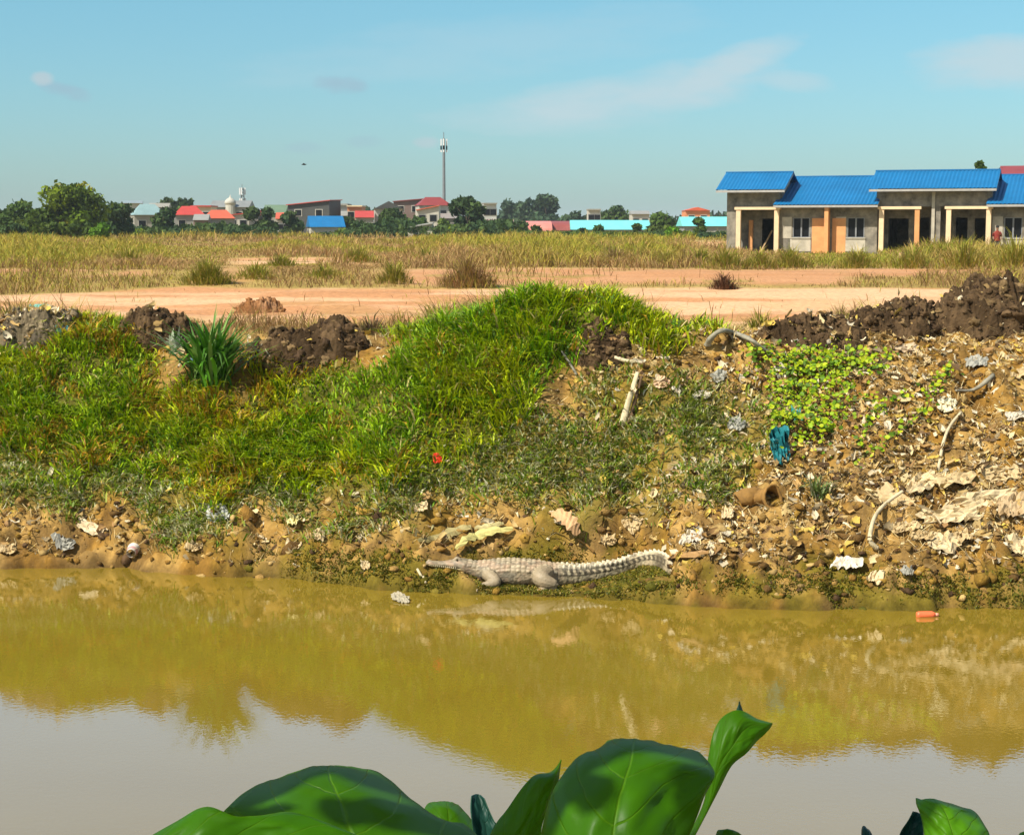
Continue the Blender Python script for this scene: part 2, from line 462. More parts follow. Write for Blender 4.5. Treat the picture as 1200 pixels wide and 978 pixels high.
def road_w(px, py, x, y):
    """share of bare pale dirt on the plain, 0..1 (tracks and graded strips)"""
    j = (fbm(x * 0.30, y * 0.14, 30, 4) - 0.5) * 17 * np.clip(40 / np.maximum(y, 1), 0.3, 1)
    top = np.interp(px, [-300, 0, 110, 220, 330, 2000], [347, 346, 342, 336, 338, 338])
    a = sstep(top - 1.5, top + 1.5, py + j * 0.25) * (1 - sstep(372, 384, py + j))
    b = sstep(313, 316, py + j * .4) * (1 - sstep(331, 336, py + j * .4)) * sstep(430, 490, px + j * 8) * (1 - sstep(960, 1010, px + j * 8))
    c = sstep(313, 315.5, py + j * .4) * (1 - sstep(322, 326, py + j * .4)) * np.maximum(1 - sstep(150, 200, px + j * 8), sstep(960, 1000, px))
    d = sstep(301, 303.5, py + j * .3) * (1 - sstep(309, 312, py + j * .3)) * sstep(255, 300, px + j * 8) * (1 - sstep(400, 460, px + j * 8))
    e = sstep(281, 284, py) * (1 - sstep(290, 293, py)) * sstep(790, 800, px) * (1 - sstep(852, 865, px))
    f = sstep(310, 314, py + j * .4) * (1 - sstep(330, 336, py + j * .4)) * sstep(205, 240, px + j * 6) * (1 - sstep(270, 320, px + j * 6)) * 0.7
    tuf = sstep(.60, .68, fbm(x * .45, y * .30, 33, 3)) * (1 - .75 * a)
    return np.clip(np.maximum.reduce([a, b, c, d, e, f]) * (1 - .8 * tuf), 0, 1) * (y > 28)

PX, PY, gl, gp, gm = cover(XX, YY, ZZ)
RD = road_w(PX, PY, XX, YY)
def L3(*rgb): return np.array(lin(*rgb))
soil = np.array([0.255, 0.135, 0.025]); soil2 = np.array([0.36, 0.225, 0.07]); dark = np.array([0.075, 0.043, 0.018])
moss = np.array([0.135, 0.105, 0.012]); sand = np.array([0.62, 0.37, 0.20]); sand2 = np.array([0.48, 0.235, 0.10]); fieldc = np.array([0.27, 0.185, 0.05])
greenb = np.array([0.060, 0.075, 0.008])
def mixv(a, b, t): return a + (b - a) * t[..., None]
n1 = sstep(0.35, 0.65, fbm(XX * 2.2, YY * 2.2, 100, 4)); n2 = sstep(0.42, 0.62, fbm(XX * 5, YY * 5, 105, 3)); n3 = fbm(XX * 0.2, YY * 0.1, 110, 4)
C = np.broadcast_to(soil, XX.shape + (3,)).copy()
C = mixv(C, soil2, n1 * 0.8); C = mixv(C, dark, n2 * 0.55)  # soil tone patches; the dark ones also stand in for shadowed crevices
depth_w = ZZ
mossw = (1 - sstep(0.22, 0.50, ZZ + (n1 - 0.5) * 0.35)) * sstep(180, 400, PX) * sstep(0.2, 0.5, fbm(XX * 3, YY * 3, 120, 3)) * (YY < 27)
C = mixv(C, moss, np.clip(mossw, 0, 1) * 0.9)
wet = (1 - sstep(0.02, 0.12, ZZ)) * (YY < 27)
C = C * (1 - 0.4 * wet[..., None])
C = mixv(C, greenb, np.clip(gl, 0, 1) * 0.85); C = mixv(C, greenb * 1.4 + soil * .3, np.clip(gp + gm, 0, 1) * 0.5)
pl = sstep(27, 29, YY)
PC = mixv(np.broadcast_to(fieldc, XX.shape + (3,)).copy(), np.array([0.36, 0.27, 0.07]), n3)
S2 = mixv(np.broadcast_to(sand, XX.shape + (3,)).copy(), sand2, sstep(0.42, 0.65, fbm(XX * 0.22, YY * 0.5, 115, 4)))
S2 = mixv(S2, sand2 * 0.9, 0.8 * sstep(308, 320, PY) * (1 - sstep(333, 338, PY)))
# wheel ruts along the track
rut = sstep(0.55, 0.75, fbm(XX * 0.06, YY * 1.1, 117, 3))
S2 = S2 * (1 - 0.16 * rut[..., None])
PC = mixv(PC, S2, RD)
C = mixv(C, PC, pl)
nearw = (YY < 12)
C[nearw] = np.array([0.11, 0.08, 0.03])

ground_m = vmat('earth', rough=0.92, spec=0.1, nscale=7.0, nvar=0.38, bump=0.02, bscale=26.0)
ny, nx = XX.shape
idx = np.arange(ny * nx).reshape(ny, nx)
quads = np.stack([idx[:-1, :-1], idx[:-1, 1:], idx[1:, 1:], idx[1:, :-1]], -1).reshape(-1, 4)
ground = np_mesh('ground', np.stack([XX, YY, ZZ], -1).reshape(-1, 3), [quads], ground_m, colors=C.reshape(-1, 3), smooth=True)
tag(ground, kind='structure')
GZ = lambda x, y: float(terrain_z(np.array([x]), np.array([y]))[0])

# ------------------------------------------------------------------ water
wm = bpy.data.materials.new('muddy_water'); wm.use_nodes = True
t = wm.node_tree; p = t.nodes['Principled BSDF']
p.inputs['Roughness'].default_value = 0.012
p.inputs['IOR'].default_value = 2.3
p.inputs['Specular IOR Level'].default_value = 0.5
c = N(t, 'ShaderNodeTexCoord')
nn = N(t, 'ShaderNodeTexNoise', i_Scale=0.35, i_Detail=3.0)
t.links.new(c.outputs['Object'], nn.inputs['Vector'])
rp = N(t, 'ShaderNodeValToRGB')
rp.color_ramp.elements[0].position = 0.3; rp.color_ramp.elements[1].position = 0.7
rp.color_ramp.elements[0].color = (0.195, 0.132, 0.013, 1); rp.color_ramp.elements[1].color = (0.215, 0.148, 0.018, 1)
t.links.new(nn.outputs[0], rp.inputs[0]); t.links.new(rp.outputs[0], p.inputs['Base Color'])
mp = N(t, 'ShaderNodeMapping'); mp.inputs['Scale'].default_value = (1.0, 0.8, 1.0)
t.links.new(c.outputs['Object'], mp.inputs[0])
w1 = N(t, 'ShaderNodeTexNoise', i_Scale=20.0, i_Detail=2.0, i_Roughness=0.5); t.links.new(mp.outputs[0], w1.inputs['Vector'])
w2 = N(t, 'ShaderNodeTexNoise', i_Scale=1.6, i_Detail=2.0); t.links.new(mp.outputs[0], w2.inputs['Vector'])
b1 = N(t, 'ShaderNodeBump'); b1.inputs['Strength'].default_value = 1.0; b1.inputs['Distance'].default_value = 0.00055
b2 = N(t, 'ShaderNodeBump'); b2.inputs['Strength'].default_value = 1.0; b2.inputs['Distance'].default_value = 0.0011
t.links.new(w2.outputs[0], b2.inputs['Height']); t.links.new(w1.outputs[0], b1.inputs['Height'])
t.links.new(b2.outputs[0], b1.inputs['Normal']); t.links.new(b1.outputs[0], p.inputs['Normal'])
water = MB().add([(-900, 3, 0), (900, 3, 0), (900, 26, 0), (-900, 26, 0)], [(0, 1, 2, 3)]).build('river_water', wm)
tag(water, kind='structure')

# ------------------------------------------------------------------ blades
def blades(base, h, w, lean, yaw, cols, name, m, tipcol=None, foot=None):
    n = len(base)
    ca, sa = np.cos(yaw), np.sin(yaw)
    side = np.stack([ca, sa, 0 * ca], -1) * (w / 2)[:, None]
    la = yaw + math.pi / 2 + RNG.normal(0, 0.6, n)
    ld = np.stack([np.cos(la), np.sin(la), 0 * la], -1)
    up = np.array([0, 0, 1.0])
    mid = base + up * (h * 0.55)[:, None] + ld * (h * lean * 0.35)[:, None]
    tip = base + up * (h * (1 - 0.35 * lean))[:, None] + ld * (h * lean)[:, None]
    v = np.stack([base - side * .8, base + side * .8, mid + side, mid - side, tip], 1).reshape(-1, 3)
    i = np.arange(n)[:, None] * 5
    q = i + np.array([[0, 1, 2, 3]]); tr = i + np.array([[3, 2, 4]])
    cc = np.repeat(cols[:, None, :], 5, 1)
    if tipcol is not None: cc[:, 4] = tipcol
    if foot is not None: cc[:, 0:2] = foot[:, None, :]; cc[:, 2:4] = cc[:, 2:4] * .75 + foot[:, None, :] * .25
    return np_mesh(name, v, [q, tr], m, colors=np.clip(cc.reshape(-1, 3), 0.002, 1))
def pick(pal, n, jit=0.18):
    pal = np.array(pal); k = RNG.integers(0, len(pal), n)
    return pal[k] * (1 + RNG.normal(0, jit, (n, 1)))
leaf_m = vmat('grass_blade', rough=0.55, trans=0.25, spec=0.25)
dry_m = vmat('dry_grass_blade', rough=0.8, trans=0.2, spec=0.1)

# bank grass: sample over the bank, keep by density
def bank_sample(n):
    px = RNG.uniform(-160, 1360, n); s = RNG.uniform(0.0, 6.5, n)
    y = yw_of(px) + s
    x = (px - 600) / F_PX * (y * 0.994 + 0.3)
    z = terrain_z(x, y)
    return x, y, z
x, y, z = bank_sample(330000)
px, py, a, b, cmid = cover(x, y, z)
clump = sstep(0.30, 0.62, fbm(x * 2.0, y * 2.0, 130, 3))
den = np.clip(a * (0.55 + 0.45 * clump), 0, 1)
kp = RNG.random(len(x)) < den * 0.85
B = np.stack([x, y, z - 0.02], -1)[kp]; n = len(B); pxk, pyk = px[kp], py[kp]; ck = clump[kp]
hue = fbm(B[:, 0] * 1.2, B[:, 1] * 1.2, 135, 3)
g1 = np.array([0.235, 0.390, 0.003]); g2 = np.array([0.430, 0.465, 0.004]); g3 = np.array([0.075, 0.190, 0.004]); g4 = np.array([0.26, 0.20, 0.012]); g5 = np.array([0.46, 0.38, 0.14])
leftw = 1 - sstep(330, 480, pxk)
cols = mixv(np.broadcast_to(g1, (n, 3)).copy(), g2, np.clip(sstep(0.4, 0.65, hue) * 0.75 + 0.25 * leftw, 0, 1))
r = RNG.random(n)
cols[r < 0.22] = g3; cols[(r > 0.86) & (RNG.random(n) < 0.4 + 0.6 * leftw)] = g4; cols[r > 0.95] = g5
ow = sstep(.52, .66, fbm(B[:, 0] * 3, B[:, 1] * 3, 137, 2)) * (0.25 + .6 * leftw); oj = RNG.random(n) < ow * .5; cols[oj] = np.array([0.42, 0.24, 0.02])
cols *= (1 + RNG.normal(0, 0.24, (n, 1)))
h = RNG.uniform(0.10, 0.31, n) * (0.55 + 0.8 * ck)
# lusher and taller on the rounded mound in the middle
mound = np.exp(-((pxk - 590) / 120) ** 2 - ((pyk - 430) / 110) ** 2)
h *= 1 + 0.35 * mound
o = blades(B, h, RNG.uniform(0.010, 0.032, n), RNG.uniform(0.3, 1.5, n), RNG.uniform(0, 6.283, n), cols, 'bank_grass', leaf_m)
tag(o, 'lush bright green grass covering the rounded river bank', 'grass', kind='stuff')
# thin pale, silt-dusted grass lower down
kp = RNG.random(len(x)) < np.clip((b * 0.78 + cmid * 0.62) * (0.15 + 0.95 * clump) * (1 - a * 0.6), 0, 1)
B = np.stack([x, y, z - 0.02], -1)[kp]; n = len(B)
cols = pick([(0.14, 0.21, 0.02), (0.24, 0.28, 0.03), (0.42, 0.42, 0.20), (0.48, 0.46, 0.28), (0.14, 0.26, 0.012), (0.36, 0.31, 0.06), (0.28, 0.33, 0.03)], n)
o = blades(B, RNG.uniform(0.06, 0.22, n), RNG.uniform(0.010, 0.03, n), RNG.uniform(0.4, 1.6, n), RNG.uniform(0, 6.283, n), cols, 'silted_grass', leaf_m)
tag(o, 'thin grey-green silted grass thinning out above the muddy shore', 'grass', kind='stuff')

# moss on the wet shelf along the waterline
zz_, pxm = z, px
kp = (RNG.random(len(x)) < (1 - sstep(.25, .42, z)) * (z > .0) * sstep(220, 400, px) * sstep(.36, .56, fbm(x * 3.5, y * 5, 155, 3)) * .9)
B = np.stack([x, y, z - 0.008], -1)[kp]; B = np.concatenate([B + RNG.normal(0, .02, B.shape) * np.array([1, 1, 0]) for _ in range(3)]); B[:, 2] = terrain_z(B[:, 0], B[:, 1]) - .006; n = len(B)
o = blades(B, RNG.uniform(.015, .055, n), RNG.uniform(.008, .022, n), RNG.uniform(.2, 1.4, n), RNG.uniform(0, 6.283, n), pick([(0.15, 0.14, 0.008), (0.11, 0.12, 0.008), (0.21, 0.17, 0.015), (0.08, 0.10, 0.01), (0.24, 0.17, 0.03)], n), 'moss', leaf_m)
tag(o, 'olive moss coating the wet mud shelf along the waterline', 'moss', kind='stuff')

# plain: dry and green grass, even density on the picture so that far parts are coarser
n = 300000
py = 266.5 + (RNG.random(n) ** 0.85) * 133
py = np.where(RNG.random(n) < 0.42, RNG.uniform(273, 318, n), py)
px = RNG.uniform(-260, 1460, n)
yy = 1.8 * F_PX / np.maximum(py - 265, 1) * 1.0
yy = yy * (1 + RNG.normal(0, 0.012, n))
xx = (px - 600) / F_PX * (yy + 0.1)
ok = (yy > 25.5) & (yy < 420)
xx, yy = xx[ok], yy[ok]; zz = terrain_z(xx, yy); px, py = project(xx, yy, zz)
rd = road_w(px, py, xx, yy)
tuft = fbm(xx * np.clip(20 / yy, 0.06, 0.5) * 2, yy * 0.22, 140, 3)
keep = RNG.random(len(xx)) < (1 - rd) ** 3 * 0.98 * np.where(yy < 34, sstep(0.36, 0.56, tuft) * 0.9, 1) + 0.004
keep &= ~((yy > 27) & (yy < 33.5) & (px > 560) & (px < 760) & (RNG.random(len(xx)) < .5))
# keep the house floor clear
xx, yy, zz, px, py, tuft, rd = [q[keep] for q in (xx, yy, zz, px, py, tuft, rd)]
hu = (xx * 0.9397 - (yy - 115) * 0.342 - 14.375 * 0.9397); hv = (xx - 14.375) * 0.342 + (yy - 115) * 0.9397
inside = (hu > -0.3) & (hu < 27.5) & (hv > -0.9) & (hv < 9.3)
xx, yy, zz, px, py, tuft, rd = [q[~inside] for q in (xx, yy, zz, px, py, tuft, rd)]
n = len(xx)
h = np.interp(yy, [26, 31, 36, 49, 56, 70, 80, 110, 200, 420], [0.46, 0.46, 0.2, 0.30, 0.30, 0.30, 0.48, 0.58, 0.70, 1.0])
pat = fbm(xx * np.clip(14 / yy, 0.03, .4), yy * np.clip(6 / yy, .03, .2), 145, 3)
h *= (0.55 + 0.9 * tuft) * (0.25 + 1.5 * sstep(.32, .66, pat)) * (0.7 + .6 * vnoise(px * .045, py * .11, 147))
h[(px > 830) & (yy > 75) & (yy < 112)] *= 1.1
h[(px > 935) & (px < 1030) & (yy > 85) & (yy < 115)] *= 0.45
strip = (py > 330) & (py < 340)
h[(yy < 36) & (px < 560)] *= 0.72
h[strip & (px > 560) & (px < 980)] *= 0.6
h[(py > 310) & (py < 318) & (px > 255) & (px < 450)] *= 0.45
h *= RNG.uniform(0.6, 1.25, n)
hue = fbm(xx * np.clip(30 / yy, 0.08, 1) * 0.5, yy * 0.05, 150, 3)
gy = pick([(0.40, 0.34, 0.025), (0.46, 0.34, 0.05), (0.30, 0.29, 0.02), (0.22, 0.25, 0.015)], n)
bz = pick([(0.38, 0.22, 0.085), (0.28, 0.16, 0.07), (0.46, 0.30, 0.12)], n)
gr = pick([(0.15, 0.21, 0.010), (0.22, 0.27, 0.012), (0.30, 0.30, 0.02)], n)
k = sstep(0.42, 0.58, hue * .5 + pat * .5 + RNG.normal(0, 0.03, n) + .03 * sstep(100, 200, yy) + .12 * (vnoise(px * .03, py * .16, 148) - .5))
k = k * np.where((px > 800) & (yy < 130), .55, .85)
cols = mixv(bz, gy, k); gg = (RNG.random(n) < (0.20 + 0.25 * sstep(560, 800, px)) * (.3 + 1.4 * sstep(.45, .6, hue)))
cols[gg] = gr[gg]
closer = (yy < 75) & (RNG.random(n) < 0.5); cols[closer] = bz[closer] * 0.72
wdt = np.maximum(RNG.uniform(0.006, 0.018, n), yy * 0.00034 * RNG.uniform(0.7, 1.5, n))
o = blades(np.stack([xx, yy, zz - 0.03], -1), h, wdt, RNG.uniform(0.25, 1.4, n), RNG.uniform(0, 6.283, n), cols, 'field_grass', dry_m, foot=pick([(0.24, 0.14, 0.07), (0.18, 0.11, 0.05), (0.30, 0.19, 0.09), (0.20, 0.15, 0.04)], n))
tag(o, 'dry olive and tan grass covering the open plain', 'grass', kind='stuff')
# ------------------------------------------------------------------ unfinished row house
A20 = R(20)
concrete = mat('raw_render', (0.24, 0.215, 0.17), 0.95, 0.35, 1.3, 0.01, 6, stain=(0.075, 0.070, 0.060))
plaster = mat('pale_plaster', (0.42, 0.38, 0.30), 0.95, 0.25, 1.5)
orangep = mat('orange_paint', (0.62, 0.30, 0.12), 0.85, 0.18, 1.2)
creamp = mat('cream_paint', (0.72, 0.53, 0.33), 0.85, 0.12, 1.5)
bluem = mat('blue_sheet_roof', (0.005, 0.125, 0.30), 0.5, 0.14, 0.6, spec=0.35)
greytrim = mat('grey_fascia', (0.34, 0.33, 0.31), 0.8, 0.15)
darkglass = mat('dark_glass', (0.010, 0.011, 0.013), 0.35, 0.2, spec=0.12)
winframe = mat('window_frame', (0.20, 0.21, 0.22), 0.6, 0.15)
rawwood = mat('raw_wood', (0.40, 0.27, 0.14), 0.85, 0.25, 4)
floorm = mat('cement_floor', (0.25, 0.23, 0.19), 0.95, 0.2)
skin_m = mat('skin', (0.25, 0.13, 0.08), 0.6, 0.1)

rh = empty('row_house', (14.375, 115, 2.6), 'unfinished single-storey terrace of bare grey houses under bright blue stepped roofs', 'row house', rz=-A20)
def wall_u(mb, v0, v1, u0, u1, z0, z1, holes=()):
    us = sorted({u0, u1, *[q for hle in holes for q in hle[:2]]}); zs = sorted({z0, z1, *[q for hle in holes for q in hle[2:]]})
    for i in range(len(us) - 1):
        for j in range(len(zs) - 1):
            a, b, c, d = us[i], us[i + 1], zs[j], zs[j + 1]
            if any(hle[0] <= a and b <= hle[1] and hle[2] <= c and d <= hle[3] for hle in holes): continue
            mb.box(a, b, v0, v1, c, d)
def wall_v(mb, u0, u1, v0, v1, z0, z1, holes=()):
    vs = sorted({v0, v1, *[q for hle in holes for q in hle[:2]]}); zs = sorted({z0, z1, *[q for hle in holes for q in hle[2:]]})
    for i in range(len(vs) - 1):
        for j in range(len(zs) - 1):
            a, b, c, d = vs[i], vs[i + 1], zs[j], zs[j + 1]
            if any(hle[0] <= a and b <= hle[1] and hle[2] <= c and d <= hle[3] for hle in holes): continue
            mb.box(u0, u1, a, b, c, d)
# porch bays (u ranges), window bays
PORCH = [(0.0, 3.55), (9.95, 13.48), (13.48, 17.0), (23.4, 26.95)]
WIN = [(3.55, 6.72), (6.82, 9.95), (17.0, 20.15), (20.25, 23.4)]
HI, LO = 4.15, 3.15
w = MB()
for i, (a, b) in enumerate(PORCH):
    wall_u(w, 0.0, 0.2, a, b, 3.05, HI)                        # high front above the porch beam
    if i == 0:
        wall_u(w, 0.0, 0.2, 0.0, 0.62, 0, 3.05)
        holes = [(2.05, 3.1, 0, 2.3)]
    elif i == 1: holes = [(10.45, 11.75, 0, 2.3), (12.35, 13.1, 0.0, 2.35)]
    elif i == 2:
        wall_u(w, 0.0, 0.2, 13.5, 13.95, 0, 3.05)
        holes = [(14.75, 15.5, 0.9, 2.35), (15.95, 16.8, 0, 2.3)]
    else: holes = [(24.2, 25.3, 0, 2.3)]
    wall_u(w, 1.7, 1.9, a + 0.2 * (i == 0), b, 0, HI, holes)     # recessed wall with the doorways
for i, (a, b) in enumerate(WIN):
    c0 = [4.45, 8.02, 17.9, 21.2][i]
    wall_u(w, 0.0, 0.2, a, b, 0, LO, [(c0, c0 + 1.12, 1.05, 2.35)])
# cross walls and the back
wall_v(w, 0.0, 0.2, 0.2, 9.0, 0, HI, [(0.5, 1.5, 0.0, 2.3)])
for u in (3.55, 9.95, 17.0, 23.4):
    wall_v(w, u - 0.1, u + 0.1, 0.2, 9.0, 0, HI if u else LO)
for u in (13.48,):
    wall_v(w, u - 0.1, u + 0.1, 0.2, 9.0, 0, HI)
for u in (6.77, 20.2):
    wall_v(w, u - 0.1, u + 0.1, 0.2, 9.0, 0, LO)
wall_v(w, 26.75, 26.95, 0.2, 9.0, 0, HI)
wall_u(w, 9.0, 9.2, 0.0, 26.95, 0, 3.0)
w.build('wall', concrete, rh)
MB().box(0.05, 26.9, 0.05, 8.99, -0.3, 0.12).build('floor_slab', floorm, rh)
MB().box(0.21, 3.44, 1.91, 8.99, 3.0, 3.08).build('shade_ceiling', floorm, rh); MB().box(3.66, 9.84, 0.21, 8.99, 2.95, 3.05).build('shade_ceiling', floorm, rh)  # slabs added to keep eave light out, so the openings stay dark
MB().box(10.06, 16.89, 1.91, 8.99, 3.0, 3.08).build('shade_ceiling', floorm, rh); MB().box(17.11, 23.29, 0.21, 8.99, 2.95, 3.05).build('shade_ceiling', floorm, rh)
# gables between high and low roofs
def slope(u0, u1, ve, ze, vr, zr, vb, zb, name='roof'):
    """ribbed sheet roof, eave ve/ze up to ridge vr/zr and down to vb/zb at the back"""
    mb = MB(); nn_ = int(round((u1 - u0) / 0.125)); us = [u0 + (u1 - u0) * i / nn_ for i in range(nn_ + 1)]
    for (a, za, b, zb_) in ((ve, ze, vr, zr), (vr, zr, vb, zb)):
        vs = []
        for i, u in enumerate(us):
            r_ = 0.035 if i % 2 else 0.0
            vs += [(u, a, za + r_), (u, b, zb_ + r_)]
        fs = [(2 * i, 2 * i + 2, 2 * i + 3, 2 * i + 1) for i in range(nn_)]
        mb.add(vs, fs)
    o = mb.build(name, bluem, rh)
    sd = o.modifiers.new('Solidify', 'SOLIDIFY'); sd.thickness = 0.02; sd.offset = 1
    f = MB()
    f.box(u0 + .02, u1 - .02, ve + 0.01, ve + 0.05, ze - 0.16, ze - 0.02)
    for u in (u0 + .01, u1 - .05):
        f.add([(u, ve, ze - .17), (u + .04, ve, ze - .17), (u + .04, vr, zr - .17), (u, vr, zr - .17), (u, ve, ze - .025), (u + .04, ve, ze - .025), (u + .04, vr, zr - .025), (u, vr, zr - .025)],
              [(0, 3, 2, 1), (4, 5, 6, 7), (0, 1, 5, 4), (1, 2, 6, 5), (2, 3, 7, 6), (3, 0, 4, 7)])
    f.build('fascia', greytrim, o)
    c_ = MB().box(u0, u1, vr - 0.14, vr + 0.14, zr + 0.0, zr + 0.09).build('ridge_cap', bluem, o)
for (a, b) in ((-0.55, 4.05), (9.5, 17.45), (22.9, 27.5)):
    slope(a, b, -0.95, HI + 0.02, 2.05, 5.38, 5.2, HI + 0.05)
for (a, b) in ((3.3, 10.1), (16.85, 23.6)):
    slope(a, b, -0.95, LO + 0.02, 4.6, 5.12, 9.5, LO - 0.1)
slope(0.0, 3.28, 4.0, 4.9, 4.6, 5.12, 9.5, LO - 0.1); slope(10.12, 16.83, 4.0, 4.9, 4.6, 5.12, 9.5, LO - 0.1); slope(23.62, 27.2, 4.0, 4.9, 4.6, 5.12, 9.5, LO - 0.1)
for u in (0.0, 3.45, 9.95, 16.9, 23.4):
    g = MB().add([(u, 0.0, HI), (u + .2, 0.0, HI), (u + .2, 4.0, HI), (u, 4.0, HI), (u, 2.05, 5.2), (u + .2, 2.05, 5.2)], [(0, 1, 5, 4), (1, 2, 5), (2, 3, 4, 5), (3, 0, 4), (0, 3, 2, 1)])
    g.build('gable', concrete, rh)
# porch posts and beams
for i, (a, b) in enumerate(PORCH):
    p0, p1 = [(0.72, 3.28), (10.12, 12.38), (14.35, 16.82), (24.1, 26.6)][i]
    for pu in (p0, p1):
        MB().box(pu, pu + 0.3, -0.42, -0.12, -0.1, 2.88).build('porch_post', creamp if (i, pu) not in ((1, p1),) else orangep, rh)
    MB().box(p0 - 0.1, p1 + 0.4, -0.47, -0.03, 2.881, 3.06).build('porch_beam', creamp, rh)
    if i == 0:
        MB().box(1.25, 1.5, 1.2, 1.45, 0.12, 2.2).build('inner_post', orangep, rh)
MB().box(13.4, 13.6, -0.12, -0.004, -0.1, 4.0).build('party_pier', plaster, rh)
# orange painted panels either side of the party fin
for (a, b) in ((5.72, 6.68), (7.05, 7.93), (19.25, 20.1), (20.5, 21.1)):
    MB().box(a, b, -0.03, -0.003, 0.0, 2.32).build('painted_panel', orangep, rh)
for u in (6.64, 20.07):
    MB().box(u, u + 0.26, -0.75, -0.035, -0.1, 3.05).build('party_fin', orangep, rh)
for c0 in (4.45, 8.02, 17.9, 21.2):
    MB().box(c0 - 0.15, c0 + 1.2, -0.025, -0.002, 0.15, 0.96).build('plaster_patch', plaster, rh)
    MB().box(c0 - 0.72, c0 - 0.08, -0.02, -0.002, 1.0, 2.4).build('plaster_patch', plaster, rh)
    wf = MB()
    for (x0, x1, z0, z1) in ((0.0, 1.12, 1.05, 1.10), (0.0, 1.12, 2.30, 2.35), (0.0, 0.06, 1.10, 2.30), (1.06, 1.12, 1.10, 2.30), (0.51, 0.61, 1.10, 2.30)):
        wf.box(c0 + x0, c0 + x1, 0.03, 0.11, z0, z1)
    wo_ = wf.build('window', winframe, rh)
    MB().box(c0 + 0.05, c0 + 1.07, 0.12, 0.135, 1.09, 2.31).build('pane', darkglass, wo_)
    MB().box(c0 - 0.08, c0 + 1.2, -0.08, 0.1, 0.98, 1.05).build('sill', plaster, wo_)
# plank leaning in the first doorway: rests on the house, so a thing of its own
def rw(u, v, z): return Vector((14.375 + u * math.cos(A20) + v * math.sin(A20), 115 - u * math.sin(A20) + v * math.cos(A20), 2.6 + z))
pk = MB().tube([rw(2.15, 0.9, 0.1), rw(2.75, 1.62, 1.5)], 0.06, 5).build('plank', rawwood, loc=rw(2.15, 0.9, 0.1))
tag(pk, 'wooden plank leaning by the leftmost dark doorway of the terrace', 'plank')

# person beside the right-hand window, seen above the tall grass
def person(loc, label):
    root = empty('person', loc, label, 'person', rz=R(-15))
    bm_v = [(0, 0, 0.95), (0, 0, 1.15), (0, 0, 1.38), (0, 0, 1.50), (0, -0.01, 1.62), (0, -0.01, 1.75),
            (-0.09, 0, 0.90), (-0.10, -0.02, 0.48), (-0.11, 0.0, 0.07), (-0.11, -0.13, 0.03), (0.09, 0, 0.90), (0.11, -0.03, 0.48), (0.12, 0.02, 0.07), (0.13, -0.11, 0.03),
            (-0.19, 0, 1.40), (-0.24, -0.02, 1.12), (-0.20, -0.14, 0.93), (0.19, 0, 1.40), (0.25, 0.0, 1.12), (0.23, -0.12, 0.93)]
    ed = [(0, 1), (1, 2), (2, 3), (3, 4), (4, 5), (0, 6), (6, 7), (7, 8), (8, 9), (0, 10), (10, 11), (11, 12), (12, 13), (2, 14), (14, 15), (15, 16), (2, 17), (17, 18), (18, 19)]
    rad = [.13, .125, .14, .055, .095, .085, .085, .06, .042, .035, .085, .06, .042, .035, .055, .042, .032, .055, .042, .032]
    me = bpy.data.meshes.new('body'); me.from_pydata(bm_v, ed, []); o = bpy.data.objects.new('body', me); COL.objects.link(o); o.parent = root
    sk = o.modifiers.new('Skin', 'SKIN'); su = o.modifiers.new('Subsurf', 'SUBSURF'); su.levels = su.render_levels = 2
    for i, r_ in enumerate(rad):
        me.skin_vertices[0].data[i].radius = (r_, r_ * (0.75 if i in (0, 1, 2) else 1.0))
        me.skin_vertices[0].data[i].use_root = (i == 0)
    me.materials.append(skin_m)
    sh = MB()
    ringz = [(0.86, .20, .15), (1.0, .185, .145), (1.2, .185, .145), (1.38, .20, .14), (1.46, .13, .10), (1.51, .07, .07)]
    vs = [(rx * math.cos(k * math.pi / 8), ry * math.sin(k * math.pi / 8), z_) for z_, rx, ry in ringz for k in range(16)]
    fs = [(i * 16 + k, i * 16 + (k + 1) % 16, (i + 1) * 16 + (k + 1) % 16, (i + 1) * 16 + k) for i in range(5) for k in range(16)]
    sh.add(vs, fs)
    for s_ in (-1, 1): sh.tube([(s_ * .15, 0, 1.42), (s_ * .21, 0, 1.33), (s_ * .25, -.01, 1.15)], [.075, .07, .06], 10)
    sh.build('shirt', mat('dark_red_cloth', (0.20, 0.028, 0.02), 0.9, 0.2), root, smooth=True)
    tr_ = MB()
    for s_ in (-1, 1): tr_.tube([(s_ * .08, 0, .93), (s_ * .10, -.02, .5), (s_ * .115, .01, .1)], [.11, .085, .07], 12)
    tr_.build('trousers', mat('dark_cloth', (0.03, 0.03, 0.04), 0.9, 0.2), root, smooth=True)
    hr_ = MB(); vs = []; fs = []
    for i in range(6):
        th = i / 5 * math.pi * 0.55
        for k in range(14): vs.append((.105 * math.sin(th) * math.cos(k * 2 * math.pi / 14), -.005 + .118 * math.sin(th) * math.sin(k * 2 * math.pi / 14) + .012, 1.715 + .125 * math.cos(th)))
    fs = [(i * 14 + k, i * 14 + (k + 1) % 14, (i + 1) * 14 + (k + 1) % 14, (i + 1) * 14 + k) for i in range(5) for k in range(14)]
    hr_.add(vs, fs).build('hair', mat('black_hair', (0.01, 0.009, 0.008), 0.6, 0.2), root, smooth=True)
    return root
pl_ = rw(17.55, -0.7, 0); person((pl_.x, pl_.y, GZ(pl_.x, pl_.y)), 'person in dark red top standing by the window of the blue-roofed terrace')

